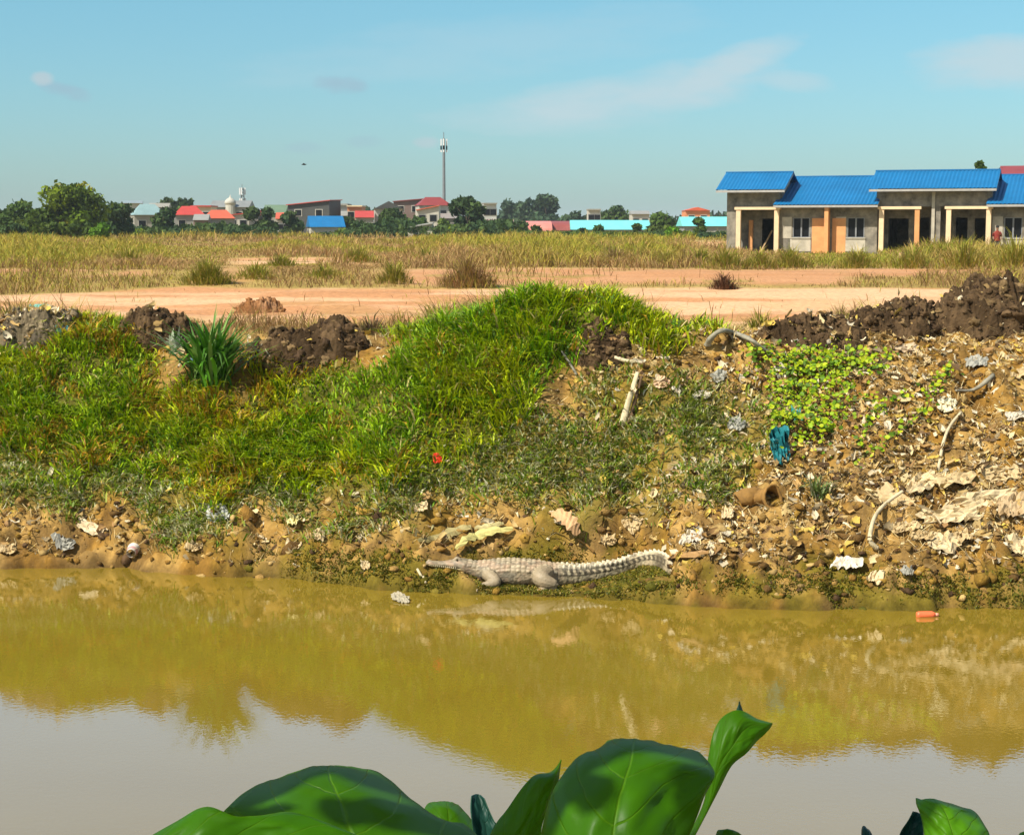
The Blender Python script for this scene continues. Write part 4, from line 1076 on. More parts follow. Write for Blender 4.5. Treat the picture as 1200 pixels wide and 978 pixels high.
def bare_weight(x, y, z):
    px, py, a, b, c_ = cover(x, y, z)
    right = sstep(600, 700, px); low = sstep(570, 600, py)
    d = (1 - a) ** 2 * (0.25 + 0.75 * np.maximum(right, low * 0.9)) * (1 - 0.55 * np.maximum(b, c_))
    return px, py, d * (y < 27.2)
x, y, z = bank_sample(80000)
px, py, d = bare_weight(x, y, z)
rg = np.random.default_rng(21)
kp = rg.random(len(x)) < np.clip(d * 0.25, 0, 1)
P = np.stack([x, y, z], 1)[kp]; n = len(P)
pal = np.array([(0.25, 0.135, 0.03), (0.33, 0.20, 0.06), (0.15, 0.085, 0.028), (0.40, 0.27, 0.10), (0.085, 0.05, 0.025), (0.27, 0.16, 0.03)])
cl_c = pal[rg.integers(0, 6, n)] * rg.uniform(0.65, 1.25, (n, 1))
mw = (P[:, 2] < .22) & (rg.random(n) < sstep(250, 420, px[kp]) * .6); cl_c[mw] = np.array([(0.12, 0.10, 0.012), (0.09, 0.085, 0.012), (0.17, 0.13, 0.02)])[rg.integers(0, 3, mw.sum())]
csz = 0.012 + 0.060 * rg.random(n) ** 2.6; big = rg.random(n) < .035; csz[big] *= 2.0
pz = P.copy(); pz[:, 2] -= csz * .3
v, f, c_ = lumps(pz, csz, cl_c, rg)
o = np_mesh('soil_clods', v, [f], heap_m, colors=c_)
tag(o, 'crumbled brown soil clods scattered over the bare bank', 'clods', kind='stuff')
# small litter: scraps of dry leaf, bark and plastic, each a bent little patch
kp = rg.random(len(x)) < d * 0.62 * np.where(px > 360, z > .40, z > .14) * (.15 + .85 * (rg.random(len(x)) < sstep(.30, .85, z) + .1)) * (0.6 + .7 * sstep(640, 800, px)) * (0.35 + 0.9 * sstep(0.4, 0.6, fbm(x * 1.6, y * 1.6, 240, 3)))
P = np.stack([x, y, z + 0.015], 1)[kp]
for i_, n_ in ((0, 20), (1, 25), (2, 60), (3, 50), (4, 90), (5, 25), (6, 200)):
    q_ = HEAP_PTS[i_]; P = np.concatenate([P, q_[rg.integers(0, len(q_), n_)] + np.array([0, 0, .03])])
n = len(P)
def scraps(P, size, cols, rg, name, m):
    n = len(P)
    gu, gv = np.meshgrid([-1, 0, 1], [-1, -.33, .33, 1]); gu = gu.ravel(); gv = gv.ravel(); m_ = 12
    asp = rg.uniform(0.14, 0.62, (n, 1)); a = gu * asp * (1 - 0.55 * (np.abs(gv) > .9)) * (1 + rg.normal(0, .2, (n, m_))); b = gv + rg.normal(0, .12, (n, m_))
    zc = rg.normal(0, .16, (n, m_)) + rg.uniform(-.7, .7, (n, 1)) * gu ** 2 + rg.uniform(-.6, .6, (n, 1)) * gv ** 2
    loc = np.stack([a, b, zc], -1) * size[:, None, None]
    yaw = rg.uniform(0, 6.283, n); tilt = rg.uniform(0.1, 1.0, n)
    cy_, sy_ = np.cos(yaw)[:, None], np.sin(yaw)[:, None]
    X = loc[..., 0] * cy_ - loc[..., 1] * sy_; Y = loc[..., 0] * sy_ + loc[..., 1] * cy_; Z = loc[..., 2]
    ct, st_ = np.cos(tilt)[:, None], np.sin(tilt)[:, None]
    Y, Z = Y * ct - Z * st_, Y * st_ + Z * ct
    v = np.stack([X, Y, Z], -1) + P[:, None]
    q = np.array([[r_ * 3 + c, r_ * 3 + c + 1, r_ * 3 + c + 4, r_ * 3 + c + 3] for r_ in range(3) for c in range(2)])
    f = (q[None] + (np.arange(n) * 12)[:, None, None]).reshape(-1, 4)
    return np_mesh(name, v.reshape(-1, 3), [f], m, colors=np.repeat(cols[:, None], 12, 1).reshape(-1, 3))
litter_m = vmat('litter', rough=0.7, trans=0.1, spec=0.2)
pal = np.array([(0.44, 0.32, 0.13), (0.58, 0.46, 0.24), (0.36, 0.23, 0.08), (0.38, 0.23, 0.08), (0.28, 0.16, 0.06), (0.56, 0.40, 0.08), (0.55, 0.48, 0.34), (0.14, 0.085, 0.04), (0.26, 0.20, 0.11), (0.62, 0.52, 0.34), (0.40, 0.28, 0.11), (0.22, 0.14, 0.05)])
o = scraps(P, 0.012 + 0.078 * rg.random(n) ** 3.0, pal[rg.integers(0, 12, n)] * rg.uniform(0.75, 1.2, (n, 1)), rg, 'litter', litter_m)
tag(o, 'small scraps of dry leaf, bark and plastic strewn over the bank', 'litter', kind='stuff')

# dry stalks lying about
kp = rg.random(len(x)) < d * 0.22 * np.where(px > 360, z > .42, z > .14)
P = np.stack([x, y, z + 0.02], 1)[kp]; n = len(P)
o = blades(P, rg.uniform(.04, .18, n), rg.uniform(.005, .013, n), rg.uniform(1.4, 2.6, n), rg.uniform(0, 6.283, n), pick([(0.60, 0.48, 0.24), (0.50, 0.37, 0.16), (0.40, 0.27, 0.10), (0.30, 0.2, 0.08)], n), 'dry_stalks', litter_m)
tag(o, 'fallen straw-coloured stalks lying across the bare bank', 'stalks', kind='stuff')

# ------------------------------------------------------------------ single pieces of rubbish
cloth_m = {}
def cm(col, rough=0.6):
    k = (col, rough)
    if k not in cloth_m: cloth_m[k] = mat('scrap_%d' % len(cloth_m), col, rough, 0.22, 9, 0.004, 40)
    return cloth_m[k]
def sheet(name, label, cat, px, py, w, h, col, rot=0.0, crumple=0.03, lift=0.02, group=None, seed=None, water_z=None, stand=0.0):
    rg = np.random.default_rng(seed if seed is not None else int(px * 7 + py))
    if water_z is None:
        p = hit(px, py); e2 = (hit(px, py - 5) - hit(px, py + 5))
        e2 = e2.normalized() if e2.length > 1e-4 else Vector((0, 1, 0))
        if e2.y > 0.985: e2 = Vector((0, .9, .43)).normalized()
    else: p = at_z(px, py, water_z); e2 = Vector((0, 1, 0.15)).normalized()
    e2 = (e2 * (1 - stand) + Vector((0, 0, 1)) * stand).normalized()
    e1 = Vector((1, 0, 0)); s = p.y / F_PX
    nrm = e1.cross(e2)
    vdir = max(0.35, e2.z + e2.y * 0.2)
    nu, nv = 13, 9
    vs = []
    sd = rg.uniform(0, 50)
    for j in range(nv):
        for i in range(nu):
            u, v = -1 + 2 * i / (nu - 1), -1 + 2 * j / (nv - 1)
            an = math.atan2(v, u)
            k = 0.50 + 0.75 * float(fbm(np.array(math.cos(an) * 1.9 + sd), np.array(math.sin(an) * 1.9 + sd), 300, 3))
            # square grid squeezed to an uneven rounded outline
            m_ = max(abs(u), abs(v)); l_ = math.hypot(u, v) or 1
            q = m_ / l_ * 0.6 + 0.4
            a, b = u * q * k * w * s / 2, v * q * k * h * s / 2 / vdir
            a, b = a * math.cos(rot) - b * math.sin(rot), a * math.sin(rot) + b * math.cos(rot)
            fold = float(billow(np.array(u * 2.3 + v * 1.2 + sd), np.array(v * 1.6 - u * .5 + sd * 2), 310, 3)) - .5
            pt = Vector(p) + e1 * a + e2 * b + nrm * (fold * crumple * 3.4 + rg.normal(0, crumple * .12))
            if water_z is None:
                g_ = GZ(pt.x, pt.y) + 0.008; pt.z = max(pt.z, g_)
            pt.z += lift
            vs.append(pt)
    fs = [(j * nu + i, j * nu + i + 1, (j + 1) * nu + i + 1, (j + 1) * nu + i) for j in range(nv - 1) for i in range(nu - 1)]
    o = MB().add(vs, fs).build(name, cm(col), smooth=False, loc=p)
    so = o.modifiers.new('Solidify', 'SOLIDIFY'); so.thickness = 0.004
    return tag(o, label, cat, group)
CR = (0.56, 0.44, 0.25); CR2 = (0.46, 0.34, 0.17); WH = (0.55, 0.49, 0.38); TL = (0.05, 0.22, 0.24); YL = (0.62, 0.46, 0.08); TN = (0.42, 0.30, 0.16); GYc = (0.30, 0.29, 0.24)
GS = 'cream plastic sheets on the right slope'
for i, (px, py, w, h, col, rot, lab) in enumerate([
    (1150, 592, 104, 32, CR, 0.12, 'largest cream plastic sheet, crumpled low on the right slope'),
    (1112, 608, 86, 22, CR, 0.05, 'long cream plastic sheet tucked under the left of the largest one'),
    (1082, 570, 36, 30, CR, -0.6, 'folded cream sheet at the top end of the curved pale stick'),
    (1117, 566, 62, 22, CR2, 0.0, 'tan crumpled sheet above the largest cream sheet'),
    (1172, 562, 60, 24, CR2, 0.1, 'tan crumpled sheet highest at the right frame edge'),
    (1188, 598, 50, 30, TN, 0.3, 'brown-tan sheet right of the largest cream sheet at the frame edge'),
    (1103, 642, 46, 24, CR, -0.15, 'pointed cream sheet on the mud below the largest sheet'),
    (1063, 622, 32, 16, CR2, 0.2, 'small tan sheet right of the curved pale stick'),
    (1080, 634, 30, 12, CR2, 0.0, 'flat tan scrap left of the pointed cream sheet'),
    (1190, 646, 40, 22, CR, 0.0, 'cream sheet at the frame edge low above the water'),
    (1128, 634, 26, 14, CR2, 0.4, 'small cream scrap right of the pointed cream sheet'),
    (1048, 592, 24, 30, CR2, 1.1, 'upright tan flap beside the curved pale stick')]):
    sheet('plastic_sheet', lab, 'plastic sheet', px, py, w, h, col, rot, 0.05, 0.03, GS)
GW = 'pale scraps lying about the bank'
for (px, py, w, h, col, rot, lab) in [
    (993, 664, 42, 16, (0.62, 0.55, 0.42), -0.3, 'bright white torn sheet on the mud above the waterline at right'),
    (1026, 680, 24, 16, CR, -0.5, 'cream scrap just right of the bright white torn sheet'),
    (1063, 672, 16, 12, GYc, 0, 'small grey-white scrap right of the cream scrap by the water'),
    (915, 442, 18, 14, WH, 0.4, 'white scrap left of the yellow-green creeper'),
    (932, 401, 12, 8, WH, 0, 'small white scrap under the long low dark heap'),
    (822, 467, 22, 9, WH, 0.0, 'flat white scrap in the middle of the right slope'),
    (776, 453, 22, 14, (0.62, 0.42, 0.26), 0.3, 'pinkish tan scrap right of the split stake'),
    (793, 461, 12, 9, WH, 0.2, 'tiny white scrap between the stake and the flat white scrap'),
    (1110, 480, 26, 18, (0.66, 0.60, 0.40), 0.1, 'cream scrap left of the dark hole on the right slope'),
    (1190, 492, 36, 10, WH, 0.25, 'white strip at the right frame edge beside the dark hole'),
    (1060, 412, 42, 16, (0.50, 0.38, 0.24), -0.2, 'brown paper sheet under the rounded dark heap'),
    (1080, 422, 30, 14, CR, -0.3, 'cream sheet right of the brown paper under the dark heap'),
    (1172, 384, 66, 15, (0.72, 0.62, 0.28), 0.12, 'pale yellow sheet across the highest dark heap'),
    (1172, 354, 14, 7, WH, 0, 'white scrap near the top of the highest dark heap'),
    (1145, 375, 26, 8, TL, 0.1, 'teal scrap on the front of the highest dark heap'),
    (1080, 359, 9, 10, YL, 0, 'orange-yellow scrap on the rounded dark heap'),
    (1145, 427, 30, 18, GYc, 0, 'grey crumpled sheet on the right slope under the highest heap'),
    (1195, 440, 26, 14, CR2, 0.2, 'tan sheet at the right frame edge below the highest heap'),
    (843, 445, 20, 16, GYc, 0.6, 'grey-blue rag right of the flat white scrap'),
    (862, 500, 26, 18, GYc, -0.2, 'grey-blue scrap among sparse weeds left of the teal net'),
    (740, 618, 26, 26, CR2, 0.8, 'curled tan sheet on the mud above the crocodile tail'),
    (812, 632, 34, 16, WH, 0.6, 'pale torn sheet on the bare mud right of the tail'),
    (852, 605, 16, 16, CR, 0.0, 'small cream scrap on mud right of the pale torn sheet'),
    (714, 638, 22, 12, CR2, 0.4, 'tan scrap just above the crocodile hind quarters'),
    (106, 622, 22, 30, (0.58, 0.46, 0.28), 0.9, 'upright tan flap beside the dark hollow at left'),
    (75, 644, 30, 18, GYc, 0.2, 'grey-white rag in the dark hollow at the left waterline'),
    (10, 648, 24, 12, CR2, 0.2, 'tan scrap on the waterline at the left frame edge'),
    (228, 644, 24, 10, CR2, 0.2, 'tan scrap on the orange mud left of centre'),
    (343, 612, 16, 14, (0.62, 0.55, 0.25), 0, 'pale yellow scrap under the grass at left centre'),
    (374, 632, 14, 14, CR, 0, 'round cream scrap on orange mud left of the crocodile'),
    (345, 645, 22, 7, CR, 0.5, 'slim cream scrap on orange mud near the waterline'),
    (428, 668, 12, 12, CR, 0, 'small cream scrap low on mossy mud left of the crocodile'),
    (255, 605, 30, 22, (0.42, 0.42, 0.38), 0.2, 'grey tangled rag below the left grass'),
    (493, 600, 18, 12, CR, 0.2, 'cream ring-shaped scrap under the tall grass left of the palm leaf')]:
    sheet('scrap', lab, 'scrap', px, py, w, h, col, rot, 0.035, 0.025, GW)
sheet('red_scrap', 'small bright red scrap caught in the grass below the mound', 'scrap', 512, 545, 12, 14, (0.75, 0.07, 0.03), 0.3, 0.03, 0.08)
sheet('teal_cloth', 'teal cloth lying on the rubbish heap at left', 'cloth', 46, 374, 28, 14, (0.16, 0.45, 0.38), 0.2, 0.05, 0.24)
sheet('teal_cloth', 'darker teal rag at the right foot of the left rubbish heap', 'cloth', 72, 394, 18, 14, (0.07, 0.24, 0.24), 0.5, 0.04, 0.10)
sheet('yellow_bag', 'small yellow bag at the foot of the left rubbish heap', 'bag', 35, 399, 14, 9, (0.70, 0.45, 0.05), 0, 0.05, 0.12)
sheet('pale_bag', 'pale crumpled bag on the left rubbish heap', 'bag', 26, 388, 24, 16, (0.62, 0.56, 0.42), 0.3, 0.06, 0.16)
sheet('teal_net', 'torn teal plastic net hanging under the creeper', 'net', 913, 530, 30, 56, (0.012, 0.15, 0.17), 0.15, 0.10, 0.05, stand=0.6)
sheet('teal_net', 'small bright teal scrap above the hanging teal net', 'net', 934, 496, 12, 14, (0.03, 0.26, 0.22), 0.15, 0.06, 0.06, stand=0.6)
sheet('blue_scrap', 'small blue-white scrap at the foot of the strap-leaved clump', 'scrap', 229, 436, 16, 14, (0.25, 0.45, 0.52), 0.3, 0.05, 0.1)
sheet('floating_scrap', 'white scrap floating in the water left of the crocodile', 'scrap', 470, 702, 20, 14, (0.33, 0.29, 0.20), 0.3, 0.02, 0.015, water_z=0.012)
# white and pink cup at the left waterline
p = hit(157, 653); cu = empty('cup', (p.x, p.y, p.z + .05), 'white and pink cup lying at the left waterline', 'cup')
MB().tube([(-.02, -.09, .0), (-.02, 0, .01), (-.02, .10, .02)], [.055, .07, .085], 16, cap=False).build('cup_body', cm((0.66, 0.6, 0.52)), cu, smooth=True)
MB().tube([(-.02, -.055, .004), (-.02, 0.0, .011)], [.066, .0735], 16, cap=False).build('pink_band', cm((0.60, 0.32, 0.30)), cu, smooth=True)
# floating orange tube
p = at_z(1086, 720, 0.02); ft = empty('bottle', p, 'orange-red plastic bottle floating by the right shore', 'bottle', rz=0.08)
om = cm((0.78, 0.16, 0.06), 0.35)
MB().tube([(-.12, 0, 0), (-.115, 0, 0), (-.09, 0, 0), (.06, 0, 0), (.085, 0, 0), (.10, 0, 0)], [.02, .035, .042, .042, .032, .016], 14).build('bottle_body', om, ft, smooth=True)
MB().tube([(.101, 0, 0), (.135, 0, 0)], [.019, .019], 12).build('cap', cm((0.70, 0.30, 0.20), 0.4), ft, smooth=True)
def stick(name, label, cat, pts, r, m, lift=0.03, n=8, group=None, flat=1.0, cap=True):
    P = [];
    for (px, py, l_) in pts:
        q = hit(px, py); d = ray(px, py); q = q - Vector(d) * l_ ; P.append(q)
    # resample smoothly
    Q = []
    for i in range(len(P) - 1):
        p0, p1, p2, p3 = P[max(i - 1, 0)], P[i], P[i + 1], P[min(i + 2, len(P) - 1)]
        for k in range(5):
            t_ = k / 5
            Q.append(0.5 * ((2 * p1) + (p2 - p0) * t_ + (2 * p0 - 5 * p1 + 4 * p2 - p3) * t_ ** 2 + (-p0 + 3 * p1 - 3 * p2 + p3) * t_ ** 3))
    Q.append(P[-1]); m_ = len(Q)
    rr = [r[0] + (r[1] - r[0]) * i / (m_ - 1) for i in range(m_)] if isinstance(r, tuple) else [r] * m_
    rr = [r_ * (0.86 + .28 * float(vnoise(np.array(i * .9), np.array(pts[0][0] * .37), 320))) for i, r_ in enumerate(rr)]
    for q, r_ in zip(Q, rr): q.z = max(q.z, GZ(q.x, q.y) + r_ * 0.6)
    o = MB().tube(Q, rr, n, flat, cap).build(name, m, smooth=True, loc=P[0])
    return tag(o, label, cat, group)
pale_w = mat('weathered_wood', (0.50, 0.42, 0.26), 0.85, 0.25, 8, 0.004, 30)
grey_w = mat('grey_dead_wood', (0.25, 0.23, 0.17), 0.9, 0.3, 8, 0.008, 25)
log_w = mat('brown_log', (0.25, 0.135, 0.035), 0.9, 0.35, 6, 0.01, 20)
stick('curved_stick', 'pale curved stick bowed beside the cream sheets', 'stick', [(1058, 577, .25), (1040, 590, .25), (1026, 606, .25), (1020, 624, .22), (1020, 637, .15), (1028, 648, .02)], (0.022, 0.03), pale_w)
stick('stick', 'slim pale stick leaning below the dark hole on the right slope', 'stick', [(1126, 484, .12), (1114, 500, .15), (1106, 520, .12), (1099, 552, .03)], (0.018, 0.022), pale_w)
stick('split_stake', 'split weathered stake standing upright on the mid slope', 'stake', [(747, 437, .18), (741, 456, .2), (735, 478, .12), (729, 498, .02)], (0.028, 0.05), pale_w, n=7, flat=0.5)
stick('split_stake', 'dark sliver forming the dark side of the pale split stake', 'stake', [(752, 441, .14), (747, 460, .14), (741, 482, .08), (737, 498, .02)], (0.018, 0.035), mat('dark_stake_wood', (0.10, 0.06, 0.03), .9, .3, 8), n=7, flat=0.6)  # darker sliver put in as the dark side of the split stake
stick('stick', 'short pale stick lying at the head of the split stake', 'stick', [(720, 421, .06), (734, 423, .06), (746, 424, .05)], 0.026, pale_w)
stick('bent_trunk', 'grey bent trunk arching over the bank top right of centre', 'trunk', [(829, 410, .02), (833, 398, .15), (845, 390, .3), (860, 390, .35), (878, 398, .3), (894, 409, .15), (904, 417, .0)], (0.058, 0.03), grey_w, flat=.7)
lg = stick('log', 'brown hollow log lying under the teal net', 'log', [(866, 596, -.06), (884, 588, -.02), (902, 583, .06), (909, 585, .20)], (0.075, 0.10), log_w, n=14, cap=False)
for v_ in lg.data.vertices:
    q_ = v_.co; v_.co = q_ + Vector((float(vnoise(np.array(q_.x * 9), np.array(q_.z * 9), 330)) - .5, float(vnoise(np.array(q_.y * 9), np.array(q_.x * 9), 331)) - .5, float(vnoise(np.array(q_.z * 11), np.array(q_.y * 8), 332)) - .5)) * .11
so = lg.modifiers.new('Solidify', 'SOLIDIFY'); so.thickness = 0.03; so.offset = -1
stick('stick', 'thin brown stick under the palm leaf above the crocodile', 'stick', [(677, 632, .05), (686, 641, .05), (696, 650, .02)], 0.014, log_w)
stick('stick', 'pale stick in the mud at the crocodile snout', 'stick', [(489, 668, .03), (494, 676, .05), (499, 683, .02)], 0.016, pale_w)
stick('stick', 'bare twig slanting across the left edge of the bare slope', 'stick', [(658, 414, .08), (667, 426, .1), (676, 441, .05)], (0.012, 0.02), grey_w)
stick('hole_branch', 'crooked grey branch over the dark hole on the right slope', 'stick', [(1120, 458, .05), (1138, 462, .1), (1150, 452, .12), (1164, 440, .06)], (0.016, 0.034), grey_w)
# fallen fronds
def frond(label, pts, w, col, name='palm_leaf', cat='palm leaf', lift=0.05):
    P = []
    for (px, py, l_) in pts:
        q = hit(px, py) - Vector(ray(px, py)) * l_; P.append(q)
    Q = []
    for i in range(len(P) - 1):
        for k in range(4): Q.append(P[i].lerp(P[i + 1], k / 4))
    Q.append(P[-1]); m_ = len(Q); vs = []; fs = []
    for i, q in enumerate(Q):
        t_ = (Q[min(i + 1, m_ - 1)] - Q[max(i - 1, 0)]).normalized(); sdv = t_.cross(Vector((0, -0.75, 0.65))).normalized()
        ww = w * (0.25 + 0.9 * math.sin(math.pi * min(1, (i + .6) / m_ * 0.95)))
        for k in (-1, -.5, 0, .5, 1):
            fr_ = (1 + 0.25 * ((i * 7 + int(k * 2)) % 3 - 1)) if abs(k) == 1 else 1
            v = q + sdv * ww * k * fr_ + Vector((0, -0.4, .7)) * (0.16 * ww * (1 - 2 * abs(k)) + (0.012 if (i + int(2 * k)) % 2 else 0)); v.z = max(v.z, GZ(v.x, v.y) + .01); vs.append(v)
    fs = [(i * 5 + k, i * 5 + k + 1, (i + 1) * 5 + k + 1, (i + 1) * 5 + k) for i in range(m_ - 1) for k in range(4)]
    o = MB().add(vs, fs).build(name, cm(col), loc=P[0]); so = o.modifiers.new('Solidify', 'SOLIDIFY'); so.thickness = 0.006
    return tag(o, label, cat)
frond('curled brown palm leaf drooping above the crocodile back', [(646, 603, .12), (655, 603, .22), (665, 607, .3), (672, 617, .3), (678, 630, .2)], 0.085, (0.50, 0.30, 0.14))
frond('pale yellow-green frond lying over the crocodile neck', [(534, 643, .1), (546, 634, .12), (558, 628, .14), (575, 622, .12), (601, 621, .06)], 0.055, (0.52, 0.46, 0.16))
frond('dull olive frond lying flat left of the pale frond', [(490, 638, .05), (510, 632, .07), (535, 622, .07), (552, 617, .04)], 0.06, (0.30, 0.25, 0.10))
frond('short tan frond sticking out above the crocodile shoulder', [(556, 622, .05), (572, 617, .09), (590, 615, .06)], 0.04, (0.40, 0.34, 0.15))
frond('brown sheath leaning on the slope right of the tail', [(775, 655, .0), (800, 652, .05), (830, 648, .03)], 0.04, (0.32, 0.18, 0.06))

# ------------------------------------------------------------------ plants on the bank
def strap_plant(name, label, px, py, hpx, spread, n, cols, w, m=leaf_m, group=None, cat='plant'):
    p = hit(px, py); s = p.y / F_PX; rg = np.random.default_rng(int(px + py)); vs = []; fs = []; cc = []
    for i in range(n):
        yaw = rg.uniform(0, 6.283); L = hpx * s * rg.uniform(0.55, 1.05); sp_ = spread * s * rg.uniform(.15, 1.0); dr = rg.uniform(0.05, 0.75) * L
        d = Vector((math.cos(yaw), math.sin(yaw) * .7, 0)); sd = Vector((-math.sin(yaw), math.cos(yaw), 0)); c0 = np.array(cols[rg.integers(0, len(cols))]) * rg.uniform(.75, 1.25); b0 = len(vs)
        root = Vector((rg.normal(0, .12 * spread * s), rg.normal(0, .1 * spread * s), -.05))
        for k in range(6):
            t_ = k / 5; q = root + d * sp_ * t_ ** 1.4 + Vector((0, 0, L * t_ - dr * t_ ** 3)); ww = w * (0.45 + 1.1 * t_ * (1 - t_) * 2) * (1 - t_ ** 4) * rg.uniform(.9, 1.1) + .001
            vs += [q - sd * ww, q + sd * ww - Vector((0, 0, 0)), ]; cc += [c0, c0]
        fs += [(b0 + 2 * k, b0 + 2 * k + 1, b0 + 2 * k + 3, b0 + 2 * k + 2) for k in range(5)]
    o = np_mesh(name, np.array([tuple(v + p) for v in vs]), [np.array(fs)], m, colors=np.array(cc), loc=p)
    return tag(o, label, cat, group)
strap_plant('strap_leaved_plant', 'tall dark green strap-leaved clump at the left of the bank', 247, 448, 100, 74, 300, [(0.05, 0.16, 0.010), (0.08, 0.23, 0.012), (0.09, 0.20, 0.04), (0.16, 0.27, 0.05)], 0.030)
strap_plant('silvery_plant', 'small whitish spiky plant left of the strap-leaved clump', 205, 412, 34, 34, 26, [(0.40, 0.42, 0.33), (0.30, 0.34, 0.22)], 0.028)
strap_plant('weed', 'leafy weed sticking up at the top of the grass mound', 624, 352, 26, 12, 18, [(0.10, 0.17, 0.01), (0.05, 0.10, 0.01)], 0.022)
strap_plant('weed', 'silty grey-green weed below the teal net', 958, 582, 40, 46, 50, [(0.14, 0.19, 0.05), (0.26, 0.28, 0.15), (0.10, 0.15, 0.03)], 0.012)
# creeper
rg = np.random.default_rng(77)
cp = []
for (cx, cy, sx, sy, k) in [(945, 425, 34, 12, 150), (925, 455, 14, 26, 120), (958, 462, 22, 24, 170), (990, 430, 24, 12, 70), (950, 500, 16, 14, 60), (915, 487, 10, 10, 30), (1000, 416, 18, 6, 30)]:
    cp += [(rg.normal(cx, sx), rg.normal(cy, sy)) for _ in range(int(k * 2.2))]
strands = [[(1000, 425), (1030, 432), (1045, 412)], [(980, 470), (1040, 470), (1095, 455), (1115, 430)], [(1000, 545), (1050, 510), (1085, 480), (1112, 430)], [(1005, 520), (1020, 490), (1040, 470)], [(960, 440), (905, 410), (880, 408)]]
for st_ in strands:
    for i in range(len(st_) - 1):
        for k in range(26):
            t_ = rg.random(); cp.append((st_[i][0] + (st_[i + 1][0] - st_[i][0]) * t_ + rg.normal(0, 4), st_[i][1] + (st_[i + 1][1] - st_[i][1]) * t_ + rg.normal(0, 4)))
P0 = hit(950, 450); vs = []; fs = []; cc = []
pal = [(0.22, 0.34, 0.005), (0.34, 0.42, 0.006), (0.36, 0.42, 0.008), (0.10, 0.20, 0.005), (0.07, 0.14, 0.006), (0.28, 0.40, 0.005)]
for (px, py) in cp:
    q = hit(px, py) - Vector(ray(px, py)) * rg.uniform(.02, .30)
    nn_ = Vector((rg.normal(-.1, .5), rg.normal(-.7, .4), rg.normal(.8, .3))).normalized(); a = nn_.cross(Vector((rg.normal(), rg.normal(), 0)).normalized()).normalized(); b = nn_.cross(a)
    r_ = rg.uniform(.016, .044); c0 = np.array(pal[rg.integers(0, 6)]) * rg.uniform(.8, 1.2); b0 = len(vs)
    for (x_, y_, z_) in [(0, -1, -.15), (.75, -.35, .2), (.7, .5, .25), (.15, .75, 0), (0, .6, 0), (-.15, .75, 0), (-.7, .5, .25), (-.75, -.35, .2)]:
        vs.append(q + a * x_ * r_ + b * y_ * r_ + nn_ * z_ * r_); cc.append(c0)
    fs += [(b0, b0 + 1, b0 + 2, b0 + 4), (b0 + 2, b0 + 3, b0 + 4, b0 + 4), (b0, b0 + 4, b0 + 6, b0 + 7), (b0 + 4, b0 + 5, b0 + 6, b0 + 6)]
quad = np.array([f for f in fs if f[2] != f[3]]); tri = np.array([f[:3] for f in fs if f[2] == f[3]])
cr = empty('creeper', P0, 'bright yellow-green creeper trailing down the right slope above the teal net', 'creeper')
lo = np_mesh('foliage', np.array([tuple(v - P0) for v in vs]), [quad, tri], leaf_m, cr, colors=np.array(cc))
vm = mat('vine_stem', (0.12, 0.13, 0.03), 0.8)
for st_ in strands:
    pts = [hit(*q) - Vector(ray(*q)) * .03 - P0 for q in st_]
    MB().tube(pts, .012, 5).build('stem', vm, cr, smooth=True)

# feathery bushes out on the plain
def bush(label, px, pbase, w, ptop, cols, group, n=650):
    n = int(n * .7)
    p = at_z(px, pbase, 2.6); s = p.y / F_PX; rg = np.random.default_rng(int(px * 3 + pbase)); W_ = w * s / 2; H = (pbase - ptop) * s
    a = rg.uniform(0, 6.283, n); r_ = rg.random(n) * W_ * 1.0
    bx, by = np.cos(a) * r_, np.sin(a) * r_ * .7
    # stalks start at several heights in the bush
    t_ = rg.random(n) * .5 * (1 - (r_ / W_)) 
    base = np.stack([bx, by, t_ * H - .03], 1)
    h = H * rg.uniform(.2, .85, n) * (1.1 - .6 * r_ / W_)
    yaw = a - math.pi / 2 + rg.normal(0, .6, n)
    c = np.array(cols)[rg.integers(0, len(cols), n)] * rg.uniform(.75, 1.25, (n, 1))
    gz = GZ(p.x, p.y)
    o = blades(base, h, np.full(n, max(.014, p.y * .0004)), rg.uniform(.2, 1.4, n), yaw, c, 'bush', dry_m)
    o.location = (p.x, p.y, gz)
    return tag(o, label, 'bush', group)
BR = [(0.30, 0.18, 0.09), (0.38, 0.25, 0.11), (0.34, 0.27, 0.06), (0.22, 0.16, 0.05)]
OL = [(0.36, 0.31, 0.05), (0.26, 0.27, 0.03), (0.44, 0.33, 0.10), (0.20, 0.22, 0.025)]
GB = 'dry bushes on the plain'
bush('wide brown-olive bush on the track edge behind the grass mound', 548, 338, 72, 294, BR, GB, 1500)
bush('small dark brown bush alone on the bare strip right of centre', 848, 339, 36, 315, [(0.12, 0.06, 0.03), (0.18, 0.09, 0.05)], GB, 700)
bush('tall olive bush left of centre between the two bare strips', 243, 334, 66, 296, OL, GB, 1500)
bush('green bush left of the wide brown-olive bush', 462, 336, 46, 302, OL, GB, 900)
bush('dark olive bush low on the left side before the track', 105, 385, 50, 364, OL, GB, 700)
bush('brown feathery bush before the track left of the strap-leaved clump', 205, 378, 70, 362, BR, GB, 700)
bush('purplish-brown feathery bush before the track left of the grass mound', 435, 398, 60, 358, [(0.16, 0.10, 0.07), (0.20, 0.14, 0.07), (0.2, 0.17, 0.05)], GB, 900)
bush('olive feathery bush before the track above the brown clod heap', 375, 398, 80, 370, OL, GB, 900)
bush('wispy brown bush on the near track edge above the long low heap', 985, 382, 62, 352, BR, GB, 800)
bush('olive wispy bush on the near track edge above the bent trunk', 890, 392, 60, 356, OL, GB, 800)
